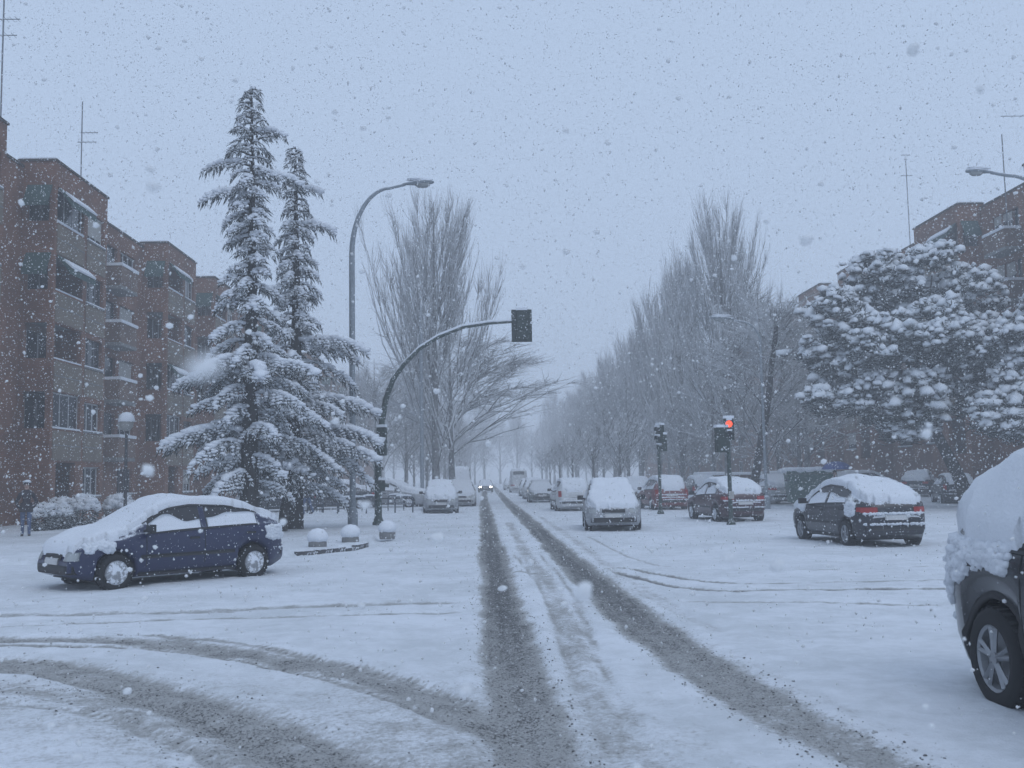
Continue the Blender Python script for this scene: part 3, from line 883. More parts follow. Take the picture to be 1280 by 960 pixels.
# ------------------------------------------------------------------ trees
def branch_path(rng, p, a0, a1, az, L, n, wob=0.06, turn=0.0):
    """a curve whose lean from the vertical goes from a0 to a1 (radians)"""
    pts = [Vector(p)]
    for i in range(n):
        t = (i + 0.5) / n
        a = a0 + (a1 - a0) * t + rng.gauss(0, wob)
        z = az + turn * t + rng.gauss(0, wob * 1.5)
        pts.append(pts[-1] + Vector((math.sin(a) * math.cos(z), math.sin(a) * math.sin(z), math.cos(a))) * (L / n))
    return pts
def at_path(pts, t):
    f = t * (len(pts) - 1)
    i = min(int(f), len(pts) - 2)
    return pts[i].lerp(pts[i + 1], f - i), (pts[i + 1] - pts[i]).normalized()
def bare_meshes(seed, H, nl=24, h0=.10, h1=.72, lean0=(22, 48), lean1=(4, 14), lenf=(.75, 1.0), nsub=9, ntw=6, trunk_r=.22, leader=True,
                sub_out=(22, 42), sub_up=.55, tw_len=(.7, 1.5), trunk_lean=0.0, trunk_az=0.0, droop=0.0, twr=0.011, az_bias=None, limb_r=.27, taper=.32, crook=1.0):
    rng = random.Random(seed)
    tr, tw = MB(), MB()
    top = H * (0.93 if leader else h1)
    trunk = branch_path(rng, (0, 0, -0.15), trunk_lean, trunk_lean * 0.5, trunk_az, top, 9, 0.025)
    tr.tube(trunk, [trunk_r * (1.25 if i == 0 else 1) * (1 - i / 9 * (0.93 if leader else 0.55)) for i in range(10)], 7)
    limbs = []
    for i in range(nl):
        hh = h0 + (h1 - h0) * ((i + rng.random()) / nl) ** 0.9
        t = min(1.0, hh * H / top)
        p, _ = at_path(trunk, t)
        az = i * 2.399 + rng.uniform(-.4, .4)
        if az_bias is not None and rng.random() < az_bias[1]:
            az = az_bias[0] + rng.gauss(0, .7)
        l0 = rng.uniform(*lean0)
        L = H * (1 - hh) * rng.uniform(*lenf) * (1 - taper * (l0 - lean0[0]) / max(1, lean0[1] - lean0[0]))
        pts = branch_path(rng, p, R(l0), R(rng.uniform(*lean1)) + droop * rng.random(), az, L, 7, 0.06 * crook, rng.uniform(-.3, .3))
        r0 = max(0.018, trunk_r * limb_r * (L / (H * .8)))
        tr.tube(pts, [r0 * (1 - .82 * k / 7) for k in range(8)], 5, cap=False)
        limbs.append((pts, L))
    if leader: limbs.append((trunk[3:], top * .65))
    def shoot(pts0, t, L, out, up, r, n, target):
        p, d = at_path(pts0, t)
        lean = math.acos(max(-1, min(1, d.z))); az = math.atan2(d.y, d.x) + rng.uniform(-1.6, 1.6)
        a0 = lean * .6 + R(rng.uniform(*out)); a1 = a0 * (1 - up) + droop * rng.random() * 1.2
        pts = branch_path(rng, p, a0, a1, az, L, n, 0.10 * crook)
        target.tube(pts, [r * (1 - .75 * k / n) for k in range(n + 1)], 3, cap=False)
        return pts
    for pts, L in limbs:
        for s in range(nsub):
            t = rng.uniform(.12, .95)
            SL = max(.8, L * (1 - t) * rng.uniform(.5, .85))
            sp = shoot(pts, t, SL, sub_out, sub_up, max(.018, .03 * SL / 3), 4, tw)
            for q in range(ntw):
                shoot(sp, rng.uniform(.1, .95), rng.uniform(*tw_len), sub_out, sub_up, twr * rng.uniform(.8, 1.3), 3, tw)
        for q in range(ntw):
            shoot(pts, rng.uniform(.4, 1), rng.uniform(*tw_len), sub_out, sub_up, twr, 3, tw)
    return tr.mesh('trunk', 'bark_snowy', True), tw.mesh('crown', 'twig_snowy')
def plant_tree(name, meshes, x, y, label, rz=0.0, sc=1.0, group=None, z=None, cat='tree'):
    root = empty(name, (x, y, ground_z(x, y) if z is None else z), rz)
    root.scale = (sc, sc, sc) if not isinstance(sc, tuple) else sc
    tag(root, label, cat, group)
    link('trunk', meshes[0], root)
    link('crown', meshes[1], root)
    return root
POP1 = bare_meshes(21, 19.5, nl=46, nsub=11, ntw=7, taper=.42, lean0=(12, 50), lean1=(2, 17), twr=.014, trunk_r=.28, h0=.07, h1=.66, limb_r=.15, sub_out=(8, 30), sub_up=.6, tw_len=(.7, 1.7))
POP2 = bare_meshes(22, 18.0, nl=34, nsub=7, ntw=6, lean0=(10, 28), lean1=(1, 8), lenf=(.7, .95), twr=.018, trunk_r=.24, h0=.06, sub_out=(8, 28), tw_len=(.7, 1.7))
POP3 = bare_meshes(23, 16.0, nl=30, nsub=7, ntw=6, lean0=(12, 32), lean1=(1, 10), twr=.020, trunk_r=.22, h0=.05, sub_out=(8, 30), tw_len=(.7, 1.7))
BROAD = bare_meshes(31, 12.5, nl=26, nsub=10, ntw=8, crook=1.9, lean0=(35, 70), lean1=(22, 62), lenf=(.6, .9), h0=.12, h1=.75, limb_r=.3, sub_out=(25, 60), sub_up=.3, twr=.014, trunk_r=.2, tw_len=(.6, 1.3))
SPREAD = bare_meshes(37, 11.5, nl=26, nsub=11, ntw=7, limb_r=.22, lean0=(25, 58), lean1=(35, 82), lenf=(.8, 1.05), h0=.22, h1=.6, sub_out=(20, 45), sub_up=.05, twr=.015,
                     trunk_r=.2, tw_len=(.7, 1.6), droop=.3, az_bias=(-0.1, .38), taper=.1)
SMALL = bare_meshes(41, 5.2, nl=12, nsub=6, ntw=5, lean0=(25, 45), lean1=(15, 40), lenf=(.6, .9), h0=.28, h1=.6, leader=False, sub_out=(25, 50), sub_up=.3, twr=.012,
                    trunk_r=.10, tw_len=(.3, .8))
LEAN = bare_meshes(47, 11.0, nl=13, nsub=10, ntw=8, lean0=(20, 50), lean1=(25, 60), lenf=(.6, .95), h0=.38, h1=.85, leader=False, sub_out=(25, 60), sub_up=.25, twr=.014,
                   trunk_r=.24, tw_len=(.6, 1.4), trunk_lean=R(16), trunk_az=0.0)
# big poplar left of the carriageway with a spreading tree at its foot
p = G(545, 634)
plant_tree('poplar_tree', POP1, p.x, p.y, 'tall fan shaped bare poplar rising behind the traffic light arm', 0.7, (.92, .92, 1.0))
p = D(566, 620, 66)
plant_tree('bare_tree', SPREAD, p.x, p.y, 'low spreading bare tree whose snowy boughs arch out towards the road', 0.0, 1.2)
# hazy trees at the back on the left
for i, (px, dep, mesh, sc, rz) in enumerate([(470, 84, BROAD, 1.0, .3), (508, 92, BROAD, 1.05, 1.9), (452, 100, POP3, .8, 2.2), (535, 112, POP3, .75, 4.0),
                                             (556, 130, BROAD, 1.0, 3.1), (574, 150, POP2, .6, .3), (582, 175, BROAD, 1.0, 5.), (588, 200, POP3, .65, 1.0)]):
    q = D(px, 610, dep)
    plant_tree('bare_tree', mesh, q.x, q.y, 'bare tree dissolving into the snowfall beyond the big left poplar', rz, sc, 'hazy bare trees left of the avenue')
# the avenue of poplars on the right
row = [(911, 62, POP1, 1.0, 2.0, 'tallest bare poplar of the right row, with a crest of upright shoots'),
       (852, 77, POP2, 1.08, 0.4, 'second tall narrow poplar of the right row, left of the tallest'),
       (826, 90, POP1, .98, 4.0, 'third bare poplar along the right row, hazier than the tallest')]
for px, dep, mesh, sc, rz, lab in row:
    q = D(px, 600, dep)
    plant_tree('poplar_tree', mesh, q.x, q.y, lab, rz, (sc * .8, sc * .8, sc), 'poplars along the avenue')
for i, dep in enumerate([98, 108, 118, 130, 142, 156, 170, 186, 204, 226, 252, 282]):
    x = 15.6 + (0.7 if i % 2 else -0.7)
    plant_tree('poplar_tree', (POP2, POP3, POP1)[i % 3], x, dep, 'bare poplar fading into the snowfall along the right row', i * 1.7, (1.0, 1.08, .9)[i % 3] * (1.02 if i % 2 else .94), 'poplars along the avenue')
for i, (px, dep, mesh, sc, rz, lab) in enumerate([
        (958, 55, BROAD, 1.08, 0.5, 'broad bare tree with a round snowy crown right of the tallest poplar'),
        (1010, 66, BROAD, 1.12, 2.4, 'bare round crowned tree showing just left of the pine crown'),
        (893, 72, BROAD, .95, 4.4, 'bare bushy tree behind the red traffic light'),
        (786, 95, BROAD, 1.0, 1.1, 'grey bare tree behind the dark traffic light post'),
        (742, 118, BROAD, 1.05, 5.1, 'pale bare tree far back above the parked cars'),
        (868, 84, BROAD, 1.1, 3.3, 'bare tree filling the gap between the two traffic lights')]):
    q = D(px, 605, dep)
    plant_tree('bare_tree', mesh, q.x, q.y, lab, rz, sc, 'bare trees under the poplar row')
rngu = random.Random(12)
for i in range(14):
    dep = 58 + i * 9.0
    plant_tree('bare_tree', BROAD, 17.5 + rngu.uniform(-3, 4), dep, 'low twiggy tree in the grey thicket under the right row of poplars', i * 2.1, rngu.uniform(.62, .82), 'thicket under the poplars')
for i in range(7):
    dep = 96 + i * 14.0
    plant_tree('bare_tree', BROAD, -6.5 + rngu.uniform(-1.5, 1), dep, 'low twiggy tree in the pale thicket left of the far carriageway', i * 1.3, rngu.uniform(.65, .85), 'thicket left of the carriageway')
q = D(936, 618, 50)
lt = plant_tree('leaning_tree', (LEAN[0], LEAN[1]), q.x, q.y, 'dark trunked bare tree leaning right beside the red traffic light', 0.25, 1.0)
LEAN[0].materials[0] = MAT['bark_dark']
for i, (px, dep, sc, rz) in enumerate([(776, 52, 1.1, .4), (742, 64, 1.08, 2.0), (716, 78, 1.1, 3.1), (700, 92, 1.1, 4.4), (688, 108, 1.1, 5.0), (678, 126, 1.1, 1.2)]):
    q = D(px, 610, dep)
    labs = ['small dark branching street tree behind the pale front facing car', 'small bare street tree, second from the dark traffic light post']
    plant_tree('street_tree', SMALL, q.x, q.y, labs[i] if i < 2 else 'small bare street tree in the line dwindling along the parked cars', rz, sc, 'small street trees')
# wood closing the end of the avenue
rngw = random.Random(3)
for i in range(24):
    x = -40 + i * 3.6 + rngw.uniform(-1.5, 1.5)
    plant_tree('bare_tree', (BROAD, POP3)[i % 2], x, 235 + rngw.uniform(-25, 25), 'ghostly bare tree closing the far end of the avenue', rngw.uniform(0, 6), rngw.uniform(1.1, 1.4), 'trees closing the avenue', z=0)

# --- snow laden cedars
def cedar(name, x, y, H, prof, seed, label, sparse_top=.8, skirt=(), lean=0.0):
    rng = random.Random(seed); nrg = np.random.default_rng(seed)
    root = empty(name, (x, y, ground_z(x, y)))
    tag(root, label, 'tree', 'snow laden cedars')
    MB().tube([(0, 0, -.2), (.02, 0, H * .3), (.05, .02, H * .6), (.02, 0, H * .97)], [.30, .22, .13, .02], 8).build('trunk', 'bark_dark', root, True)
    bt = MB(); S, E, Wd = [], [], []
    PS, PR_ = [], []
    hs = []
    h = H * .11
    while h < H * .985:
        hs.append(h); h += (0.085 + 0.05 * rng.random()) * (1.25 if h < H * .5 else .85)
    specs = [(h, i * 2.399 + rng.uniform(-.5, .5), np.interp(h / H, [p_[0] for p_ in prof], [p_[1] for p_ in prof]) * rng.uniform(.62, 1.12), None) for i, h in enumerate(hs)]
    for (h, az, L) in skirt: specs.append((h, az, L, 1))
    for h, az, L, big in specs:
        rel = h / H
        a0 = R(rng.uniform(62, 84)) if rel < .8 else R(rng.uniform(40, 62))
        a1 = R(rng.uniform(122, 152)) if rel < .85 else R(rng.uniform(85, 115))
        if big: a0, a1 = R(68), R(128)
        pts = branch_path(rng, (0, 0, h), a0, a1, az, L, 7, .05)
        bt.tube(pts, [.035 * (1 - .1 * k) + .008 for k in range(8)], 4, cap=False)
        step = .085
        m_ = max(4, int(L * .95 / step))
        for k in range(m_):
            t = .12 + .88 * (k + rng.random()) / m_
            p_, d = at_path(pts, min(t, .999))
            side = 1 if k % 2 else -1
            lat = Vector((-d.y, d.x, 0))
            if lat.length < 1e-3: continue
            lat.normalize()
            tl = (.16 + .30 * L * (1 - t) ** .8 * rng.uniform(.6, 1.15)) if rel < .85 else .12 + .2 * (1 - t)
            dirv = (d * rng.uniform(.5, .9) + lat * side * rng.uniform(.5, 1.0) + Vector((0, 0, -rng.uniform(.15, .55)))).normalized()
            nseg = max(1, int(tl / .14))
            q = p_.copy()
            for s in range(nseg + 1):
                l = tl / (nseg + 1) * 1.5
                q2 = q + (dirv + Vector((0, 0, -.22 * s))).normalized() * l
                S.append(q); E.append(q2); Wd.append(.030 * rng.uniform(.7, 1.3))
                # hanging needle sprays either side
                for z_ in range(2):
                    hd = (dirv * .6 + lat * rng.uniform(-.8, .8) + Vector((0, 0, -rng.uniform(.35, .95)))).normalized()
                    S.append(q.lerp(q2, .5)); E.append(q.lerp(q2, .5) + hd * rng.uniform(.14, .32)); Wd.append(.018 * rng.uniform(.7, 1.3))
                if rng.random() < .80:
                    PS.append(q.lerp(q2, .5) + Vector((0, 0, .022))); PR_.append(rng.uniform(.035, .085) * (1.0 if rel < .8 else .6))
                q = q.lerp(q2, .66)
            if rng.random() < .92:
                PS.append(p_ + Vector((0, 0, .04))); PR_.append(rng.uniform(.05, .11) * (1.9 if big else 1.3 if rel < .45 else 1.0 if rel < .8 else .5))
    bt.build('branches', 'bark_dark', root)
    V, F = spikes(np.array([s[:] for s in S]), np.array([e[:] for e in E]), np.array(Wd), nrg)
    link('crown', np_mesh('crown', V, F, 'needles'), root)
    V, F = lumps(np.array([s[:] for s in PS]), np.array(PR_), .55, nrg, base=ICO1, jag=.45)
    link('snow', np_mesh('snow', V, F, 'snow', True), root)
    return root
pa = D(311, 650, 30.0)
cedar('cedar_tree', pa.x, pa.y, 13.5, [(0, 1.2), (.10, 2.4), (.2, 2.3), (.33, 2.1), (.40, 1.6), (.5, 1.1), (.6, .95), (.72, .85), (.82, .85), (.88, .75), (.92, .4), (.97, .22), (1, .1)], 5,
      'tallest cedar, its drooping boughs loaded with snow, behind the blue car',
      skirt=[(2.9, 3.0, 2.7), (2.9, 3.5, 2.6), (4.6, 3.15, 2.3), (4.7, 2.75, 2.4), (4.8, -.4, 2.4), (4.7, -1.2, 2.2), (4.9, -2.0, 2.1), (10.9, 3.1, 1.5), (11.9, -.1, 1.1), (10.0, 3.3, 1.5), (10.6, .2, 1.6)])
pb = D(368, 665, 33.0)
cedar('cedar_tree', pb.x, pb.y, 12.6, [(0, 1.2), (.12, 2.6), (.2, 2.7), (.3, 2.6), (.4, 2.3), (.46, 1.8), (.52, .95), (.6, .9), (.72, .75), (.82, .65), (.90, .45), (.95, .22), (1, .1)], 9,
      'shorter cedar under snow standing right of the tallest one',
      skirt=[(5.9, -.1, 2.5), (5.7, .3, 2.2), (3.0, -.15, 3.0), (2.6, -.3, 3.1), (3.1, .1, 2.9), (4.0, .1, 2.8), (2.2, -.8, 2.4), (9.8, .05, 1.35), (11, -.2, .9)])
# dark forked trunk of a young tree in front of the second cedar
p = G(353, 670)
yt = empty('young_tree', (p.x, p.y, ground_z(p.x, p.y)))
tag(yt, 'leaning dark trunk with a small drooping snowy head behind the blue car', 'tree')
MB().tube([(0, 0, -.1), (.05, 0, .6), (.16, 0, 1.2), (.22, 0, 1.9), (.2, 0, 2.5)], [.16, .14, .13, .11, .06], 8).build('trunk', 'bark_dark', yt, True)
rr = np.random.default_rng(4)
ce = np.stack([rr.normal(.38, .22, 420), rr.normal(0, .22, 420), rr.normal(1.65, .28, 420)], 1)
V, F = spikes(ce, ce + rr.normal(0, .09, ce.shape) + [0, 0, -.10], np.full(420, .02), rr)
link('crown', np_mesh('crown', V, F, 'needles'), yt)
c2 = np.stack([rr.normal(.34, .2, 60), rr.normal(0, .2, 60), rr.normal(2.0, .07, 60)], 1); c2[:, 2] -= .5 * np.abs(c2[:, 0] - .3)
V, F = lumps(c2, rr.uniform(.07, .15, 60), .6, rr)
link('snow', np_mesh('snow', V, F, 'snow_fluffy', True), yt)

# --- stone pines: pads of needles with lumps of snow
def pine(name, x, y, clusters, trunk, seed, label, npad=26, leaf='pine_needles'):
    rng = random.Random(seed); nrg = np.random.default_rng(seed)
    root = empty(name, (x, y, ground_z(x, y)))
    tag(root, label, 'tree', 'snow laden pines')
    tm = MB()
    tm.tube(trunk, [.34 * (1 - .5 * i / (len(trunk) - 1)) for i in range(len(trunk))], 8)
    tip = Vector(trunk[-1])
    parts, sc, sr = [], [], []
    for (c, r, flat) in clusters:
        c = Vector(c)
        q = tip.lerp(c, .5) + Vector((0, 0, -.3))
        tm.tube([tip - (tip - Vector(trunk[-2])) * rng.uniform(0, .7), q, c], [.13, .08, .03], 5, cap=False)
        n = int(npad * r * r * 1.3)
        for i in range(n):
            v = Vector((rng.gauss(0, 1), rng.gauss(0, 1), rng.gauss(0, 1))).normalized()
            rad = r * rng.uniform(.45, 1.0) ** .5
            pc = c + Vector((v.x * rad, v.y * rad, v.z * rad * min(1.0, flat * 1.35)))
            s = rng.uniform(.26, .44)
            # needle tuft
            m_ = 44
            dirs = nrg.normal(size=(m_, 3)); dirs[:, 2] = np.abs(dirs[:, 2]) * .9 - .35
            dirs /= np.linalg.norm(dirs, axis=1, keepdims=True)
            st = np.array(pc[:]) + nrg.normal(size=(m_, 3)) * s * .25
            parts.append(spikes(st, st + dirs * s * nrg.uniform(.6, 1.2, (m_, 1)), np.full(m_, .028), nrg))
            # snow lies on the pads whose sky is open
            if v.z > -.5 or rng.random() < .25:
                for z_ in range(rng.choice((3, 4, 5, 6))):
                    sc.append((pc.x + rng.gauss(0, s * .55), pc.y + rng.gauss(0, s * .55), pc.z + s * .45 + rng.gauss(0, .08))); sr.append(rng.uniform(.08, .15) + .16 * rng.random() ** 2)
    tm.build('trunk', 'bark_dark', root, True)
    V, F = join(parts)
    link('crown', np_mesh('crown', V, F, leaf), root)
    V, F = lumps(np.array(sc), np.array(sr), .85, nrg, base=ICO1, jag=.8)
    link('snow', np_mesh('snow', V, F, 'pine_snow', True), root)
    return root
pd = 44.0
pb_ = D(1212, 628, pd)
def rel(px, py, dy=0.0):
    q = D(px, py, pd + dy)
    return (q.x - pb_.x, dy, q.z)
cl = [(rel(1050, 470, .5), 1.25, .7), (rel(1045, 400, 0), 1.25, .8), (rel(1100, 355, .5), 1.4, .75), (rel(1165, 345, 0), 1.4, .75), (rel(1215, 370, .6), 1.4, .8),
      (rel(1105, 430, -1.2), 1.5, .7), (rel(1170, 420, -1.5), 1.6, .7), (rel(1225, 440, -1.0), 1.4, .75), (rel(1090, 500, -.4), 1.4, .6), (rel(1150, 500, -1.0), 1.4, .6),
      (rel(1140, 390, 1.8), 1.6, .8), (rel(1190, 480, 1.0), 1.5, .7), (rel(1070, 430, 1.6), 1.4, .8), (rel(1130, 530, .2), 1.2, .5), (rel(1030, 505, -.2), .8, .6), (rel(1020, 440, .2), .8, .7)]
pine('pine_tree', pb_.x, pb_.y, cl, [(0, 0, -.1), (-.35, 0, 1.2), (-1.0, 0, 2.6), (-1.7, -.1, 4.0), (-2.0, -.1, 5.2)], 6, 'broad pine bowed under lumps of snow, in front of the right block')
pd = 41.0
pb_ = D(1330, 630, pd)
cl = [(rel(1262, 440, .2), 1.0, .7), (rel(1245, 520, 0), 1.2, .6), (rel(1290, 480, .4), 1.4, .7), (rel(1310, 410, .3), 1.4, .7), (rel(1360, 440, 0), 1.6, .7), (rel(1275, 530, -.5), 1.0, .5)]
pine('pine_tree', pb_.x, pb_.y, cl, [(0, 0, -.1), (-.2, 0, 2.0), (-.4, 0, 4.0), (-.4, 0, 5.0)], 7, 'smaller snowy pine cut off by the right picture edge')

# --- clipped shrubs against the left block
def shrub(px, py, depth_x, r, label, seed, cone=False):
    rng = np.random.default_rng(seed)
    q = D(px, py, depth_x)
    root = empty('shrub', (q.x, q.y, ground_z(q.x, q.y)))
    tag(root, label, 'shrub', 'shrubs along the left block')
    v = rng.normal(size=(900, 3)); v /= np.linalg.norm(v, axis=1, keepdims=True)
    rad = r * rng.uniform(.5, 1.0, (900, 1)) ** .4
    c = v * rad * [1, 1, .95] + [0, 0, r * .9]
    if cone:
        k = np.clip(1.25 - c[:, 2:3] / (2 * r), .25, 1.0); c[:, :2] *= k
    V, F = spikes(c, c + v * .13 + rng.normal(0, .06, c.shape), np.full(900, .022), rng)
    MB().tube([(0, 0, -.05), (0, 0, r * .5), (.02, 0, r)], [.05, .045, .02], 6).build('stem', 'bark_dark', root)
    link('foliage', np_mesh('foliage', V, F, 'leaf_shrub'), root)
    up = c[v[:, 2] > .05][:190]
    V, F = lumps(up + [0, 0, .05], rng.uniform(.08, .17, len(up)) * (r / .55), .7, rng, base=ICO1, jag=.5)
    link('snow', np_mesh('snow', V, F, 'snow_fluffy', True), root)
shrub(56, 640, 35.5, .46, 'loose snowy shrub just right of the standing person', 1)
shrub(77, 645, 36.5, .45, 'pointed cone shrub buried white between two round shrubs', 2, True)
shrub(77, 625, 39.5, .52, 'round shrub peeking above the white cone shrub', 3)
shrub(103, 632, 39.2, .58, 'largest round snow covered shrub by the left block', 4)
shrub(149, 632, 43.0, .56, 'dark low shrub with a flat cap of snow near the globe lamp', 5)
# ------------------------------------------------------------------ cars
CAR = {
    'hatch': dict(L=4.15, W=1.72, wb=2.54, fo=.84, wr=.30,
                  top=[(-2.08, .62), (-2.05, .90), (-1.98, 1.0), (-1.62, 1.14), (-1.25, 1.28), (-.75, 1.38), (-.1, 1.42), (.28, 1.37), (.62, 1.21), (1.05, .95), (1.5, .87), (1.92, .74), (2.03, .66), (2.08, .50)],
                  belt=[(-2.08, .6), (-1.9, .98), (-1.2, .98), (.9, .90), (1.9, .72), (2.08, .5)], ws=(.36, 1.0), rw=(-1.6, -1.0), side=[(-1.35, -.35), (-.25, .72)]),
    'coupe': dict(L=4.0, W=1.70, wb=2.56, fo=.72, wr=.30,
                  top=[(-2.0, .62), (-1.97, .90), (-1.90, 1.0), (-1.60, 1.13), (-1.25, 1.27), (-.75, 1.37), (-.1, 1.41), (.28, 1.36), (.62, 1.20), (1.05, .95), (1.45, .87), (1.82, .74), (1.94, .64), (2.0, .50)],
                  belt=[(-2.0, .6), (-1.85, .98), (-1.2, .98), (.9, .90), (1.8, .72), (2.0, .5)], ws=(.36, 1.0), rw=(-1.58, -1.0), side=[(-1.35, -.35), (-.25, .72)]),
    'steep': dict(L=3.95, W=1.70, wb=2.45, fo=.80, wr=.29,
                  top=[(-1.98, .62), (-1.95, .95), (-1.86, 1.08), (-1.72, 1.25), (-1.55, 1.40), (-.9, 1.45), (-.1, 1.46), (.25, 1.42), (.60, 1.25), (1.02, 1.0), (1.45, .90), (1.82, .78), (1.93, .68), (1.98, .5)],
                  belt=[(-1.98, .6), (-1.86, .98), (-1.2, .98), (.9, .93), (1.8, .74), (1.98, .5)], ws=(.34, .98), rw=(-1.84, -1.58), side=[(-1.4, -.5), (-.4, .68)]),
    'estate': dict(L=4.5, W=1.74, wb=2.62, fo=.88, wr=.31,
                   top=[(-2.25, .6), (-2.22, .92), (-2.14, 1.04), (-1.98, 1.28), (-1.86, 1.42), (-1.2, 1.48), (-.1, 1.49), (.3, 1.44), (.66, 1.26), (1.1, .99), (1.6, .9), (2.05, .78), (2.18, .68), (2.25, .5)],
                   belt=[(-2.25, .6), (-2.14, 1.0), (-1.2, .99), (1.0, .93), (2.0, .74), (2.25, .5)], ws=(.4, 1.06), rw=(-2.12, -1.88), side=[(-1.75, -.95), (-.85, -.2), (-.1, .74)]),
    'sedan': dict(L=4.4, W=1.74, wb=2.6, fo=.86, wr=.31,
                  top=[(-2.2, .6), (-2.17, .92), (-2.08, 1.02), (-1.6, 1.06), (-1.42, 1.10), (-.85, 1.36), (-.3, 1.42), (.12, 1.40), (.5, 1.24), (1.02, .97), (1.55, .88), (2.0, .76), (2.13, .67), (2.2, .5)],
                  belt=[(-2.2, .6), (-2.08, .99), (-1.2, .97), (.9, .92), (2.0, .73), (2.2, .5)], ws=(.22, .98), rw=(-1.38, -.86), side=[(-1.05, -.3), (-.2, .62)]),
    'suv': dict(L=4.45, W=1.84, wb=2.62, fo=.86, wr=.355,
                top=[(-2.22, .7), (-2.20, 1.0), (-2.10, 1.17), (-1.75, 1.42), (-1.35, 1.60), (-.9, 1.68), (-.4, 1.71), (.0, 1.72), (.32, 1.66), (.62, 1.44), (1.02, 1.14), (1.5, 1.07), (1.95, .98), (2.13, .86), (2.22, .6)],
                belt=[(-2.22, .7), (-2.05, 1.15), (1.0, 1.08), (1.9, .93), (2.22, .6)], ws=(.36, .98), rw=(-2.05, -1.45), side=[(-1.6, -.9), (-.8, -.1), (0, .66)]),
    'van': dict(L=5.0, W=1.95, wb=3.0, fo=.9, wr=.33,
                top=[(-2.5, .7), (-2.48, 1.9), (-2.40, 2.35), (-2.2, 2.45), (-.5, 2.48), (.9, 2.44), (1.2, 2.3), (1.55, 1.6), (1.75, 1.2), (2.1, 1.08), (2.38, .92), (2.5, .6)],
                belt=[(-2.5, .7), (-2.4, 1.2), (1.4, 1.2), (1.75, 1.1), (2.3, .9), (2.5, .6)], ws=(1.22, 1.72), rw=(-2.47, -2.41), side=[(.3, 1.35)]),
}
WHEELS = {}
def wheel_meshes(r, spokes, rimmat):
    key = (r, spokes, rimmat)
    if key in WHEELS: return WHEELS[key]
    w = .20 if r < .34 else .235
    t = MB(); t.lathe([(r * .66, -w / 2), (r * .86, -w / 2 - .012), (r * .96, -w / 2 + .01), (r, -w / 2 + .04), (r, w / 2 - .04), (r * .96, w / 2 - .01), (r * .86, w / 2 + .012), (r * .66, w / 2)], 28, axis='Y')
    for j in range(28):           # tread blocks
        a = 2 * math.pi * j / 28
        t.box((math.cos(a) * r, 0, math.sin(a) * r), (.012, w * .8, r * .12), 0, 0, 0, math.pi / 2 - a + math.pi / 2)
    g = MB(); g.lathe([(r * .68, w / 2 - .02), (r * .66, w / 2 - .006), (r * .60, w / 2 - .02), (r * .56, w / 2 - .07), (0.001, w / 2 - .075)], 28, axis='Y')
    if spokes:
        for j in range(spokes):
            a = 2 * math.pi * j / spokes + .3
            for da in (-.16, .16):
                p0 = Vector((math.cos(a + da * .3) * r * .10, w / 2 - .018, math.sin(a + da * .3) * r * .10))
                p1 = Vector((math.cos(a + da) * r * .62, w / 2 - .022, math.sin(a + da) * r * .62))
                g.tube([p0, p0.lerp(p1, .5), p1], [r * .065, r * .052, r * .06], 4)
        g.lathe([(r * .14, w / 2 - .04), (r * .14, w / 2 - .004), (0.001, w / 2)], 14, axis='Y')
    else:
        g.lathe([(r * .63, w / 2 - .03), (r * .60, w / 2 + .002), (r * .3, w / 2 + .02), (r * .12, w / 2 + .024), (.001, w / 2 + .02)], 28, axis='Y')
        for j in range(9):
            a = 2 * math.pi * j / 9
            g.box((math.cos(a) * r * .46, w / 2 + .014, math.sin(a) * r * .46), (r * .22, .014, .03), 0, 0, 0, -a)
    WHEELS[key] = (t.mesh('tyre', 'rubber', True), g.mesh('rim', rimmat, False))
    return WHEELS[key]
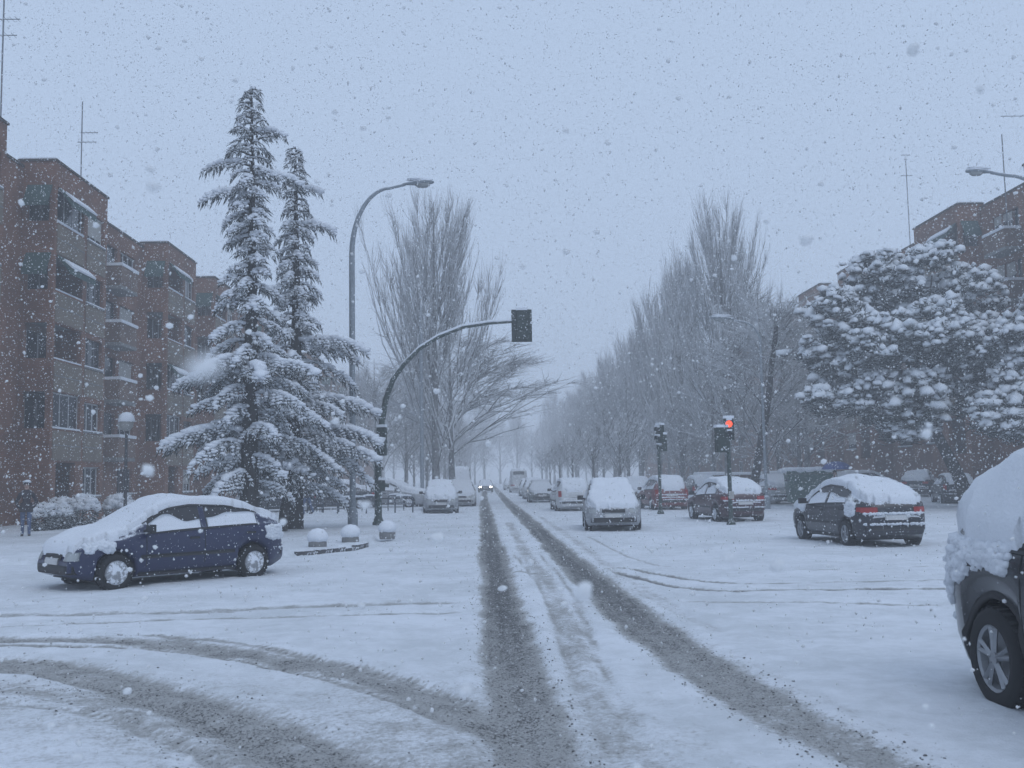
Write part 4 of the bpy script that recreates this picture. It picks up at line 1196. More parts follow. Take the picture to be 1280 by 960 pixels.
def make_car(label, kind, x, y, heading, paint, name='parked_car', snow=.11, seed=1, spokes=0, glass='glass_car_snowed', detail=True, group='snowed in parked cars', lit=False,
             snow_step=.06, side_snow=None, bare_ws=False, rimmat='hubcap', lampmat='lamp_clear', z=None, grille=True, snow_front=1.0, tail_strip=False, no_windscreen_snow=False, side_lim=.66):
    S = CAR[kind]
    rng = random.Random(seed); nrg = np.random.default_rng(seed)
    root = empty(name, (x, y, (ground_z(x, y) if z is None else z) - .04), heading)
    tag(root, label, 'car' if kind != 'van' else 'van', group)
    L, W, r = S['L'], S['W'], S['wr']
    xf, xr = L / 2 - S['fo'], L / 2 - S['fo'] - S['wb']
    marks = sorted(set(np.round(np.concatenate([np.linspace(-L / 2, L / 2, 78), [L / 2 - .01, L / 2 - .03, -L / 2 + .01, -L / 2 + .03],
                       [q for a in (xf, xr) for q in (a - r * 1.17, a + r * 1.17)], [q for s_ in S['side'] for q in s_], S['ws'], S['rw']]), 3)))
    Ra = r * 1.16
    rings = []
    for px in marks:
        e = L / 2 - abs(px)
        w = W / 2
        c = .65
        if e < c: w *= 1 - .26 * (1 - e / c) ** 2.2
        zt = np.interp(px, [p_[0] for p_ in S['top']], [p_[1] for p_ in S['top']])
        zbelt = min(np.interp(px, [p_[0] for p_ in S['belt']], [p_[1] for p_ in S['belt']]), zt - .015)
        zb = .20 + (.10 * (1 - e / .3) if e < .3 else 0) + (.04 if kind == 'suv' else 0)
        for a in (xf, xr):
            dx = abs(px - a)
            if dx < Ra: zb = max(zb, r + math.sqrt(max(0, Ra * Ra - dx * dx)))
        zb = min(zb, zbelt - .05)
        gap = zt - zbelt
        gh = min(1, max(0, (gap - .02) / .40))
        yr = w * (.90 * (1 - gh) + (.70 if kind != 'van' else .86) * gh)
        hb = zbelt - zb
        lerp = lambda a, b_, t: a + (b_ - a) * t
        y5 = .955 * w
        half = [(0, zb), (.90 * w, zb), (.975 * w, zb + .22 * hb), (w, zb + .55 * hb), (.99 * w, zb + .82 * hb), (y5, zbelt),
                (lerp(y5, yr, .12), zbelt + .06 * gap), (lerp(y5, yr, .52), zbelt + .50 * gap), (lerp(y5, yr, .93), zbelt + .90 * gap), (yr * .90, zbelt + .985 * gap), (yr * .5, zt + .012), (0, zt + .02)]
        rings.append([(px, yy, zz) for yy, zz in half] + [(px, -yy, zz) for yy, zz in half[1:-1][::-1]])
    n = len(rings[0])
    V = [p_ for rg in rings for p_ in rg]
    groups = {'body': []}
    for i in range(len(marks) - 1):
        mx = (marks[i] + marks[i + 1]) / 2
        for j in range(n):
            f = (i * n + j, i * n + (j + 1) % n, (i + 1) * n + (j + 1) % n, (i + 1) * n + j)
            key = 'body'
            if j in (6, 7) or j in (n - 7, n - 8):
                for k_, (a, b_) in enumerate(S['side']):
                    if a < mx < b_ and np.interp(mx, [p_[0] for p_ in S['top']], [p_[1] for p_ in S['top']]) - np.interp(mx, [p_[0] for p_ in S['belt']], [p_[1] for p_ in S['belt']]) > .16:
                        key = ('side_window', k_, 0 if j < 11 else 1)
            if 8 <= j <= n - 9 and not (j in (8, n - 9)):
                if S['ws'][0] < mx < S['ws'][1]: key = ('windscreen',)
                if S['rw'][0] < mx < S['rw'][1]: key = ('rear_window',)
            groups.setdefault(key, []).append(f)
    groups['body'].append(tuple(range(n))); groups['body'].append(tuple((len(marks) - 1) * n + j for j in range(n)))
    def sub(fs, nm, mat, par=root, smooth=True):
        used = sorted({i for f in fs for i in f}); mp = {u: k for k, u in enumerate(used)}
        me = bpy.data.meshes.new(nm); me.from_pydata([V[u] for u in used], [], [tuple(mp[i] for i in f) for f in fs])
        me.materials.append(MAT[mat])
        if smooth: me.polygons.foreach_set('use_smooth', [len(p_.vertices) < 5 for p_ in me.polygons])
        return link(nm, me, par)
    body = sub(groups['body'], 'body', paint)
    for key, fs in groups.items():
        if key == 'body': continue
        sub(fs, key[0], 'glass_car' if (key[0] == 'windscreen' and bare_ws) else glass)
    allf = [f for fs in groups.values() for f in fs]
    bvh = BVHTree.FromPolygons([Vector(v) for v in V], allf)
    ln = MB()
    for a in (xf, xr): ln.box((a, 0, r + Ra * .30), (Ra * 2 - .03, W * .80, Ra * 1.35))
    ln.box((0, 0, .30), (L * .86, W * .78, .22))
    ln.build('underbody', 'dark', root)
    tm, gm = wheel_meshes(r, spokes, rimmat)
    for a in (xf, xr):
        for s in (1, -1):
            o = link('wheel', tm, root, (a, s * (W / 2 - .115), r), 0 if s > 0 else math.pi)
            g = link('rim', gm, o)
    # pieces that follow the body's surface
    def patch(axis, s, a0, a1, b0, b1, nm, mat, off=.012, na=8, nb=4, par=root, shape=None):
        P, ok = [], True
        for i in range(na + 1):
            for j in range(nb + 1):
                ta, tb = i / na, j / nb
                a = a0 + (a1 - a0) * ta; b_ = b0 + (b1 - b0) * tb
                if shape: b_ = shape(ta, tb)
                if axis == 'x': o_, d = Vector((s * 5, a, b_)), Vector((-s, 0, 0))
                else: o_, d = Vector((a, s * 3, b_)), Vector((0, -s, 0))
                h = bvh.ray_cast(o_, d)
                if h[0] is None: return None
                P.append(h[0] - d * off)
        m_ = MB(); inner = [p_ + (Vector((-s, 0, 0)) if axis == 'x' else Vector((0, -s, 0))) * (off + .01) for p_ in P]
        fs = [(i * (nb + 1) + j, (i + 1) * (nb + 1) + j, (i + 1) * (nb + 1) + j + 1, i * (nb + 1) + j + 1) for i in range(na) for j in range(nb)]
        N_ = len(P)
        rim = [i * (nb + 1) for i in range(na + 1)] + [na * (nb + 1) + j for j in range(1, nb + 1)] + [i * (nb + 1) + nb for i in range(na - 1, -1, -1)] + [j for j in range(nb - 1, 0, -1)]
        fs += [(rim[k], rim[(k + 1) % len(rim)], rim[(k + 1) % len(rim)] + N_, rim[k] + N_) for k in range(len(rim))]
        m_.add(P + inner, fs)
        return m_.build(nm, mat, par, True)
    hz = np.interp(L / 2 - .12, [p_[0] for p_ in S['top']], [p_[1] for p_ in S['top']])
    hl = 'headlight_lit' if lit else lampmat
    for s in (1, -1):
        patch('x', 1, s * W * .27, s * W * .425, hz - .17, hz - .03, 'headlight', hl, .014)
        if kind in ('estate', 'steep', 'suv'):
            patch('x', -1, s * W * .36, s * W * .44, .72, 1.0, 'tail_light', 'lamp_red', .014)
        else:
            patch('x', -1, s * W * .24, s * W * .43, .78, .90, 'tail_light', 'lamp_red', .014)
            patch('y', s, -L / 2 + .08, -L / 2 + .26, .80, .90, 'tail_light', 'lamp_red', .010, 5, 3)
    if grille:
        gr = patch('x', 1, -W * .2, W * .2, hz - .16, hz - .06, 'grille', 'trim_black', .012)
    patch('x', 1, -W * .40, W * .40, .30, .44, 'front_bumper_strip', 'trim_black', .016, 14, 3)
    patch('x', -1, -W * .40, W * .40, .40, .50, 'rear_bumper_strip', 'trim_black', .02, 14, 3)
    patch('x', 1, -.26, .26, .45, .56, 'number_plate', 'plate', .022)
    patch('x', -1, -.26, .26, .62 if kind != 'estate' else .70, .73 if kind != 'estate' else .81, 'number_plate', 'plate', .022)
    if detail:
        mm = (S['side'][-1][1] + .05, S['belt'][3][1] if len(S['belt']) > 3 else 1.0)
        bz = np.interp(mm[0], [p_[0] for p_ in S['belt']], [p_[1] for p_ in S['belt']])
        for s in (1, -1):
            mr = MB(); mr.tube([(mm[0] + .03, s * W * .47, bz + .05), (mm[0], s * (W * .5 + .03), bz + .07)], .025, 6)
            mr.box((mm[0] - .02, s * (W * .5 + .10), bz + .09), (.09, .18, .13)); mr.build('mirror', 'trim_black', root)
            for k_, (a, b_) in enumerate(S['side']):
                zz = np.interp(a, [p_[0] for p_ in S['belt']], [p_[1] for p_ in S['belt']])
                patch('y', s, a + .06, a + .24, zz - .16, zz - .125, 'door_handle', 'trim_black', .02, 4, 2)
                patch('y', s, b_ + .045, b_ + .06, .36, zz - .03, 'door_gap', 'dark', .002, 2, 8)
            patch('y', s, xr + Ra + .06, xf - Ra - .06, .50, .56, 'side_moulding', 'trim_black', .012, 12, 2)
            patch('y', s, xr + Ra + .04, xf - Ra - .04, .21, .27, 'sill_trim', 'trim_black', .008, 12, 2)
    x0_, x1_ = S['side'][0][0] - .04, S['side'][-1][1] + .08
    ztf = lambda q: float(np.interp(q, [p_[0] for p_ in S['top']], [p_[1] for p_ in S['top']]))
    zbf = lambda q: min(float(np.interp(q, [p_[0] for p_ in S['belt']], [p_[1] for p_ in S['belt']])), ztf(q) - .015)
    for s in (1, -1):
        for (lo_, hi_, nm) in ((-.02, .05, 'lower_window_seal'), (.86, .95, 'upper_window_seal')):
            patch('y', s, x0_, x1_, 0, 1, nm, 'trim_black', .012, 22, 2, shape=lambda ta, tb: (lambda q: zbf(q) + (ztf(q) - zbf(q)) * (lo_ + (hi_ - lo_) * tb))(x0_ + (x1_ - x0_) * ta))
    if detail:
        for s in (1, -1):
            for k_, (a, b_) in enumerate(S['side']):
                def wsn(ta, tb, a=a, b_=b_, s=s):
                    q = a + .02 + (b_ - a - .04) * ta
                    fr_ = .28 + .62 * float(vnoise([q * 2.3 + seed + 5 * s], [seed * .9])[0])
                    return zbf(q) + (ztf(q) - zbf(q)) * (.06 + (min(.84, fr_) - .06) * tb)
                patch('y', s, a + .02, b_ - .02, 0, 1, 'window_snow', 'snow_fluffy', .022, 16, 4, shape=wsn)
            if kind == 'suv':
                for a in (xf, xr):
                    tr_ = MB(); pp = []
                    for q in np.linspace(-.15, math.pi + .15, 17):
                        xx, zz = a + math.cos(q) * (Ra + .03), r + math.sin(q) * (Ra + .03)
                        h = bvh.ray_cast(Vector((xx, s * 3, zz)), Vector((0, -s, 0)))
                        if h[0] is not None: pp.append(h[0])
                    tr_.tube(pp, .035, 6); tr_.build('wheel_arch_trim', 'trim_black', root, True)
    # --- the snow that has settled on it
    st = snow_step
    gx = np.arange(-L / 2 - .04, L / 2 + .041, st); gy = np.arange(-W / 2, W / 2 + .001, st)
    nx_, ny_ = len(gx), len(gy)
    top = np.full((nx_, ny_), np.nan); okm = np.zeros((nx_, ny_), bool)
    for i, a in enumerate(gx):
        for j, b_ in enumerate(gy):
            h = bvh.ray_cast(Vector((a, b_, 5)), Vector((0, 0, -1)))
            if h[0] is not None:
                top[i, j] = h[0].z
                okm[i, j] = h[0].z > .58 and (abs(h[1].z) > .30 if abs(h[1].x) > abs(h[1].y) else abs(h[1].z) > side_lim)
                if no_windscreen_snow and S['ws'][0] - .02 < a < S['ws'][1] and abs(b_) < W * .36: okm[i, j] = False
    rag = vnoise(gx[:, None] * 6 + seed * 3.1 + 0 * gy[None], 0 * gx[:, None] + gy[None] * 6, seed) - .5
    dist = np.where(okm, 9.0, 0.0)
    for it in range(8):
        dn = np.pad(dist, 1)
        mn = np.minimum.reduce([dn[:-2, 1:-1], dn[2:, 1:-1], dn[1:-1, :-2], dn[1:-1, 2:]]) + 1
        dist = np.where(okm, np.minimum(dist, mn), 0)
    edge = np.clip((dist * st + rag * .05) / .13, 0, 1)
    nz = fbm(gx[:, None] * 2.2 + seed + 0 * gy[None], 0 * gx[:, None] + gy[None] * 2.2, seed * .7, 4) - .5
    slope = np.ones_like(edge)
    th = snow * (np.sqrt(np.clip(1 - (1 - edge) ** 2, 0, 1)) * .95 + .05) * (1 + 1.1 * nz) * np.where(gx[:, None] > S['ws'][1], snow_front, 1.0)
    keep = okm & (dist * st + rag * .10 > .02)
    ix = -np.ones((nx_, ny_), int); VV, FF = [], []
    for i in range(nx_):
        for j in range(ny_):
            if keep[i, j]:
                ix[i, j] = len(VV) // 2
                VV.append((gx[i], gy[j] * (1 + .03 * (1 - edge[i, j])), top[i, j] + th[i, j])); VV.append((gx[i], gy[j], top[i, j] - .02))
    def cell(i, j): return 0 <= i < nx_ - 1 and 0 <= j < ny_ - 1 and keep[i, j] and keep[i + 1, j] and keep[i, j + 1] and keep[i + 1, j + 1]
    for i in range(nx_ - 1):
        for j in range(ny_ - 1):
            if not cell(i, j): continue
            q = [ix[i, j], ix[i + 1, j], ix[i + 1, j + 1], ix[i, j + 1]]
            FF.append(tuple(2 * k for k in q))
            for (a, b_, ni, nj) in ((0, 1, i, j - 1), (1, 2, i + 1, j), (2, 3, i, j + 1), (3, 0, i - 1, j)):
                if not cell(ni, nj): FF.append((2 * q[a], 2 * q[a] + 1, 2 * q[b_] + 1, 2 * q[b_]))
    sn = MB(); sn.add(VV, FF)
    so = sn.build('snow_cover', 'snow_fluffy', root, True)
    # snow clinging to the flanks and lying on the ledges: fluffy crumbs pressed on the surface
    C_, r_ = [], []
    def cling(axis, s, a0, a1, zt_, zl, amp, n, rr):
        for k in range(n):
            a = rng.uniform(a0, a1); lowz = zt_ + (zl - zt_) * (.35 + 1.3 * amp * (float(vnoise([a * 7 + seed], [seed * 1.7])[0])))
            b_ = rng.uniform(min(zt_, lowz), zt_)
            o_, d = (Vector((s * 5, a, b_)), Vector((-s, 0, 0))) if axis == 'x' else (Vector((a, s * 3, b_)), Vector((0, -s, 0)))
            h = bvh.ray_cast(o_, d)
            if h[0] is not None:
                C_.append((h[0] + d * .005)[:]); r_.append(rng.uniform(*rr))
    for (s, x0, x1, zt_, zl, amp) in (side_snow or []):
        cling('y', s, x0, x1, zt_, zl, amp, int(abs(x1 - x0) * abs(zt_ - zl) * 1900), (.024, .058))
    cling('x', -1, -W * .41, W * .41, .535, .515, .3, 70, (.02, .04))
    if tail_strip: cling('x', -1, -W * .38, W * .42, .765, .74, .3, 90, (.02, .042))
    V2, F2 = lumps(np.array(C_), np.array(r_), .9, nrg, base=ICO2 if side_snow else ICO1, jag=.45)
    tag(link('clinging_snow', np_mesh('clinging_snow', V2, F2, 'snow_fluffy', True), root), kind='stuff')
    return root
mat_paint('paint_blue', (0.010, 0.016, 0.062), .3, .14)
mat_paint('paint_dark', (0.016, 0.017, 0.024), .3, .22)
mat_paint('paint_maroon', (0.045, 0.010, 0.016), .35, .25)
mat_paint('paint_red', (0.15, 0.018, 0.022), .35, .22)
mat_paint('paint_silver', (0.30, 0.31, 0.33), .35, .35)
mat_paint('paint_white', (0.55, 0.56, 0.57), .4, .4)
mat_paint('paint_grey', (0.032, 0.034, 0.040), .25, .16)
mat_paint('paint_greygreen', (0.11, 0.13, 0.13), .35, .25)
def hd(dx, dy): return math.atan2(dy, dx)

# blue car on the left, nose towards us
fw, rw_ = G(148, 735.5), G(318, 720.0)
mid = (fw + rw_) / 2
d = (fw - rw_).normalized()
h_blue = hd(d.x, d.y)
nl_ = Vector((-d.y, d.x, 0))
c = mid - nl_ * .74
blue = make_car('blue hatchback buried in snow, nose towards us, below the cedars', 'coupe', c.x - .04, c.y - .02, h_blue, 'paint_blue', snow=.12, seed=2, snow_step=.045,
         side_snow=[(1, -2.0, -1.55, .92, .62, .5), (1, 1.35, 1.75, .80, .60, .4)], grille=True)
blue.scale = (.965, .965, .965)
# big grey car on the right edge, nose away from us
make_car('dark grey off-roader under thick snow cut by the right picture edge', 'suv', 4.50, 6.06, R(-90 + 1.0), 'paint_grey', snow=.24, seed=5, spokes=5, rimmat='alloy', snow_step=.04, glass='glass_car_snowed',
         side_snow=[(-1, -2.16, -1.55, 1.16, .80, .9), (-1, -1.6, -1.0, 1.14, .98, .8)], side_lim=.25)
# dark saloon, tail towards us
rear_l, front_l = G(1068, 688), G(990, 668)
make_car('dark hatchback with red tail lights and thick snow dome, in front of the container', 'hatch', 8.72, 24.3, R(90 + 5), 'paint_dark', snow=.17, seed=7, spokes=5, rimmat='alloy', snow_step=.05, tail_strip=True,
         side_snow=[(1, -1.75, -1.45, .98, .7, .5), (1, .9, 1.35, .9, .7, .5)])
make_car('dark maroon hatchback behind the red traffic light post', 'hatch', 8.55, 36.9, R(90 + 7), 'paint_maroon', snow=.15, seed=9, tail_strip=True, snow_step=.06)
make_car('red estate car seen from behind with a snow covered tailgate', 'estate', 8.5, 49.6, R(90 + 2), 'paint_red', snow=.16, seed=11, tail_strip=True, snow_step=.07)
p = D(763, 640, 32.4)
make_car('pale silver car facing us, windscreen and bonnet one white slope', 'steep', p.x, p.y, R(-90 - 4), 'paint_silver', snow=.14, seed=13, snow_step=.055)
p = D(713, 630, 50.5)
make_car('pale car seen from behind, left of the front facing silver one', 'estate', p.x, p.y, R(90 + 1), 'paint_white', snow=.12, seed=15, snow_step=.07)
p = D(676, 620, 68)
make_car('grey car with a cleared windscreen in the right hand line', 'sedan', p.x, p.y, R(-90), 'paint_greygreen', snow=.10, seed=17, snow_step=.08, detail=False, no_windscreen_snow=True, glass='glass_car')
p = D(661, 615, 90)
make_car('white car fading into the snowfall beyond the cleared one', 'steep', p.x, p.y, R(-90), 'paint_white', snow=.13, seed=19, snow_step=.09, detail=False)
p = D(648, 615, 112)
make_car('tall pale van fading into the snowfall on the right', 'van', p.x, p.y, R(90), 'paint_white', name='parked_van', snow=.12, seed=21, snow_step=.1, detail=False)
p = D(638, 615, 134)
make_car('white car hardly visible behind the tall pale van', 'estate', p.x, p.y, R(-90), 'paint_white', snow=.13, seed=22, snow_step=.1, detail=False)
p = D(797, 618, 61)
make_car('snowed in car glimpsed between the silver car and the red estate', 'sedan', p.x, p.y, R(-90), 'paint_dark', snow=.16, seed=41, snow_step=.09, detail=False)
p = D(874, 615, 60)
make_car('snowed in car showing between the red estate and the maroon car', 'steep', p.x, p.y, R(90), 'paint_grey', snow=.16, seed=42, snow_step=.09, detail=False)
p = D(668, 617, 78)
make_car('white car tucked behind the one with a cleared windscreen', 'estate', p.x, p.y, R(-90), 'paint_white', snow=.14, seed=43, snow_step=.09, detail=False)
# left kerb
p = D(551, 640, 50.8)
make_car('snow covered car facing us alone at the left kerb', 'steep', p.x, p.y, R(-90 + 3), 'paint_silver', snow=.16, seed=23, snow_step=.06)
p = D(577, 625, 62)
make_car('white car just behind the one at the left kerb', 'estate', p.x, p.y, R(-90), 'paint_white', snow=.16, seed=25, snow_step=.08, detail=False)
p = D(584, 615, 80)
make_car('pale van far back along the left kerb', 'van', p.x - .6, p.y, R(-90), 'paint_white', name='parked_van', snow=.1, seed=26, snow_step=.1, detail=False)
# side car park on the left
p = D(415, 635, 55)
make_car('snow buried car behind the hoops, left of the lamp post', 'sedan', p.x, p.y, R(205), 'paint_dark', snow=.18, seed=27, snow_step=.07)
p = D(490, 630, 57)
make_car('snow buried car behind the hoops, right of the signal mast', 'sedan', p.x, p.y, R(-18), 'paint_silver', snow=.18, seed=29, snow_step=.07)
p = D(345, 635, 52)
make_car('snowed in car glimpsed between the two cedar trunks', 'steep', p.x, p.y, R(200), 'paint_dark', snow=.18, seed=30, snow_step=.08, detail=False)
# far right parking
p = D(965, 625, 55)
make_car('white domed car left of the green container', 'hatch', p.x, p.y, R(90 + 3), 'paint_silver', snow=.18, seed=31, snow_step=.07)
p = D(1150, 612, 60)
make_car('snowy car behind the dark hatchback roof, near the pine trunk', 'sedan', p.x, p.y, R(60), 'paint_grey', snow=.14, seed=33, snow_step=.08)
p = D(1192, 622, 51)
make_car('dark car with a cleared tail beneath the pine', 'steep', p.x, p.y, R(75), 'paint_dark', snow=.07, seed=35, snow_step=.08)
p = D(1082, 610, 66)
make_car('snow topped car between the container and the pine', 'estate', p.x, p.y, R(20), 'paint_silver', snow=.14, seed=36, snow_step=.08, detail=False)
# the one that is moving, headlights on
p = D(607, 614, 118)
make_car('approaching car with both headlights lit, far down the carriageway', 'hatch', p.x, p.y, R(-90), 'paint_dark', name='moving_car', snow=.05, seed=37, snow_step=.1, detail=False, lit=True, group='cars on the carriageway', no_windscreen_snow=True, glass='glass_car', z=.03)
# ------------------------------------------------------------------ street furniture
def arc_pts(p0, p1, up, n=12):
    """a quarter-ellipse rising from p0 (vertical) to p1 (horizontal)"""
    p0, p1 = Vector(p0), Vector(p1)
    out = []
    for i in range(n + 1):
        a = math.pi / 2 * i / n
        h = Vector((p1.x - p0.x, p1.y - p0.y, 0)) * (1 - math.cos(a))
        out.append(p0 + h + Vector((0, 0, (p1.z - p0.z) * math.sin(a))))
    return out
def street_lamp(x, y, H, dirx, label, reach=2.6, bend=2.2, r=.09, diry=0.0):
    z0 = ground_z(x, y) - .05
    root = empty('street_lamp', (x, y, z0)); tag(root, label, 'lamp post', 'tall street lamps')
    dv = Vector((dirx, diry, 0)).normalized()
    bp = MB(); bp.lathe([(.17, 0), (.17, .5), (.13, .62), (r * 1.15, .66)], 10); bp.build('base', 'pole_metal', root, True)
    a = arc_pts((0, 0, H - bend), Vector((0, 0, H)) + dv * reach * .72, 1)
    pts = [Vector((0, 0, .3)), Vector((0, 0, H * .4)), Vector((0, 0, H - bend - .3))] + a + [Vector((0, 0, H + .12)) + dv * reach]
    k = len(pts)
    MB().tube(pts, [r * (1.1 - .55 * i / (k - 1)) for i in range(k)], 8).build('pole', 'pole_metal', root, True)
    hp = Vector((0, 0, H + .12)) + dv * (reach - .1)
    rz = math.atan2(dv.y, dv.x)
    # cobra head: tapering shell, lens below
    hm = MB()
    prof = [(0, .05, .05), (.18, .10, .08), (.45, .19, .12), (.75, .22, .13), (1.0, .16, .09), (1.08, .05, .04)]
    rows = []
    for (t, w, h) in prof:
        rows.append([(t, w * math.cos(q), h * math.sin(q) * (1 if math.sin(q) > 0 else .35) + t * .06) for q in np.linspace(0, 2 * math.pi, 11)[:-1]])
    M = Matrix.Rotation(rz, 3, 'Z')
    vs_ = [M @ Vector(p) + hp for rw in rows for p in rw]
    hm.add(vs_, [(i * 10 + j, i * 10 + (j + 1) % 10, (i + 1) * 10 + (j + 1) % 10, (i + 1) * 10 + j) for i in range(5) for j in range(10)] + [tuple(range(10)), tuple(50 + j for j in range(10))])
    h = hm.build('lamp_head', 'pole_metal', root, True)
    gl = MB(); gl.lathe([(.001, -.15), (.10, -.13), (.155, -.06), (.16, 0.02)], 12)
    gl.v = [tuple(M @ Vector((p[0] * 1.7 + .68, p[1], p[2] + .02)) + hp) for p in gl.v]
    gl.build('lens', 'lamp_glass', h, True)
    sm = MB(); V, F = lumps(np.array([[0., 0, .16]]), np.array([.2]), .35, np.random.default_rng(1)); V = V * [2.0, 1, 1] + [.58, 0, 0]
    V = np.array([(M @ Vector(p) + hp)[:] for p in V]); sm.add(V, [tuple(f) for f in F]); sm.build('snow', 'snow', h, True)
    return root
p = G(441, 662)
street_lamp(p.x, p.y, 11.55, 1, 'tall curved street lamp in front of the cedars', 1.85, 2.3, .095)
p = D(528, 628, 57)
street_lamp(p.x, p.y, 12.0, 0, 'street lamp post standing beside the big left poplar trunk', 2.4, 2.4, .10, diry=1.0)
p = D(958, 618, 47)
street_lamp(p.x, p.y, 8.75, -1, 'snow topped street lamp among the bare trees, arm pointing left', 1.3, 1.0, .06)
p = D(1245, 215, 38)
street_lamp(p.x + 2.2, 38, p.z - .1, -1, 'street lamp whose head reaches in from the right picture edge', 2.4, 2.0, .12)

def globe_lamp(px, depth, htop, label):
    q = D(px, 600, depth)
    root = empty('globe_lamp', (q.x, q.y, ground_z(q.x, q.y))); tag(root, label, 'lamp post')
    MB().tube([(0, 0, -.05), (0, 0, .4), (0, 0, htop - .5)], [.08, .06, .045], 8).build('pole', 'frame_dark', root)
    g = MB(); g.lathe([(.05, htop - .5), (.12, htop - .46), (.19, htop - .36), (.22, htop - .24), (.20, htop - .1), (.12, htop - .02), (.001, htop)], 16); gg = g.build('globe', 'shutter', root, True)
    s = MB(); s.lathe([(.25, htop - .2), (.26, htop - .16), (.22, htop), (.13, htop + .09), (.001, htop + .12)], 16); s.build('snow_cap', 'snow', gg, True)
globe_lamp(157, 33, 3.68, 'globe lamp wearing a white snow cap before the left block')

# --- traffic signals
def signal_head(root, c, face, n=3, lit=None, board=True, w=.34, h=None, name='signal_head'):
    """c centre, face = angle of the direction its lenses look (radians)."""
    h = h or .34 * n
    g = link(name, None, root); g.location = c; g.rotation_euler = (0, 0, face)
    # local: +x is where the lenses look
    b = MB(); b.box((-.10, 0, 0), (.20, w, h)); hb = b.build('housing', 'signal_green', g)
    bo = MB()
    for k in range(n):
        bo.box((-.215, 0, h / 2 - (k + .5) * h / n), (.026, w * .86, h / n * .88))
    bo.build('back_lid', 'signal_green', g)
    if board:
        q = MB(); q.box((-.02, 0, 0), (.02, w + .34, h + .10)); q.build('backboard', 'signal_green', g)
    for k in range(n):
        z = h / 2 - (k + .5) * h / n
        l = MB(); l.lathe([(.001, .02), (.10, .012), (.115, 0)], 14, (0, 0, 0), 'X')
        l.v = [(v[0] + .003, v[1], v[2] + z) for v in l.v]
        l.build('lens', 'signal_red_lit' if lit == k else 'signal_lens_dark', g)
        vz = MB()
        A = np.linspace(-.35, math.pi + .35, 12)
        vs_ = [(0.0, .135 * math.cos(a), z + .135 * math.sin(a)) for a in A] + [(.22 - .09 * abs(math.cos(a)), .135 * math.cos(a), z + .135 * math.sin(a) - .02) for a in A] + \
              [(0.0, .125 * math.cos(a), z + .125 * math.sin(a)) for a in A] + [(.22 - .09 * abs(math.cos(a)), .125 * math.cos(a), z + .125 * math.sin(a) - .02) for a in A]
        vz.add(vs_, [(i, i + 1, 13 + i, 12 + i) for i in range(11)] + [(24 + i, 36 + i, 37 + i, 25 + i) for i in range(11)] + [(12 + i, 13 + i, 37 + i, 36 + i) for i in range(11)])
        vz.build('visor', 'signal_green', g)
        sv = MB(); sv.box((.09, 0, z + .145), (.17, .17, .05)); sv.build('visor_snow', 'snow', g)
    s = MB(); s.box((-.10, 0, h / 2 + .05), (.24, w * 1.05, .09)); s.build('cap_snow', 'snow', g)
    return g
# mast with a long arm over the carriageway
p = G(473, 661)
mast = empty('traffic_signal_mast', (p.x, p.y, ground_z(p.x, p.y)))
tag(mast, 'curved traffic signal mast reaching over the road with a boxy signal at its tip', 'traffic light')
tip = D(652, 403, p.y); tip -= Vector((p.x, p.y, mast.location.z))
knee = D(474, 555, p.y); kz = knee.z
q1 = D(545, 428, p.y) - Vector((p.x, p.y, mast.location.z))
pts = [(0, 0, -.05), (0, 0, kz * .5), (0, 0, kz)]
for pxm, pym in ((477, 530), (482, 500), (491, 475), (505, 455), (524, 436), (548, 421), (578, 409), (610, 404), (640, 402)):
    q = D(pxm, pym, p.y) - Vector((p.x, p.y, mast.location.z)); pts.append((q.x, 0, q.z))
k = len(pts)
MB().tube(pts, [.125 - .075 * i / (k - 1) for i in range(k)], 8).build('arm', 'pole_green', mast, True)
bm_ = MB(); bm_.lathe([(.2, 0), (.2, .06), (.13, .25)], 10); bm_.build('base', 'pole_green', mast, True)
# snow lying along the arm
sn = MB(); sp = [(q[0], 0, q[2] + .07 - .02) for q in pts[6:]]
sn.tube(sp, [.05] + [.06] * (len(sp) - 2) + [.03], 6); sn.build('arm_snow', 'snow', mast, True)
signal_head(mast, (tip.x, 0, tip.z - .12), R(90), 3, None, True, .36, 1.02)
c = D(476, 552, p.y)
signal_head(mast, (.16, -.02, c.z - mast.location.z), R(80), 3, None, False, .30, .95)
c = D(481, 607, p.y)
signal_head(mast, (.22, 0, c.z - mast.location.z), R(10), 1, None, False, .3, .36, name='pedestrian_signal')
# two posts on the right
def signal_post(px, depth, top_py, base_py, label):
    q = D(px, base_py, depth)
    root = empty('traffic_signal', (q.x, q.y, ground_z(q.x, q.y))); tag(root, label, 'traffic light', 'traffic signals on posts')
    t = D(px - 3, top_py, depth).z - root.location.z
    MB().tube([(0, 0, -.05), (0, 0, t * .5), (0, 0, t - .45)], [.075, .065, .065], 8).build('post', 'pole_green', root, True)
    b = MB(); b.lathe([(.15, 0), (.15, .04), (.09, .16)], 10); b.build('base', 'pole_green', root, True)
    return root, t
root, t = signal_post(826, 43, 530, 646, 'slim traffic signal post with dark lenses behind the pale silver car')
signal_head(root, (0, -.05, t - .42), R(222), 2, None, False, .30, .74)
signal_head(root, (.10, .05, t - .80), R(205), 2, None, False, .30, .70, name='pedestrian_signal')
root, t = signal_post(914, 33.2, 523, 657, 'traffic signal post showing a lit red lamp')
signal_head(root, (0.02, -.10, t - .36), R(262), 2, 0, False, .32, .70)
signal_head(root, (-.25, .02, t - .70), R(100), 3, None, False, .40, .80)
sg = MB(); sg.box((.02, -.10, .95), (.16, .05, .24)); sg.build('push_button_box', 'shutter', root)

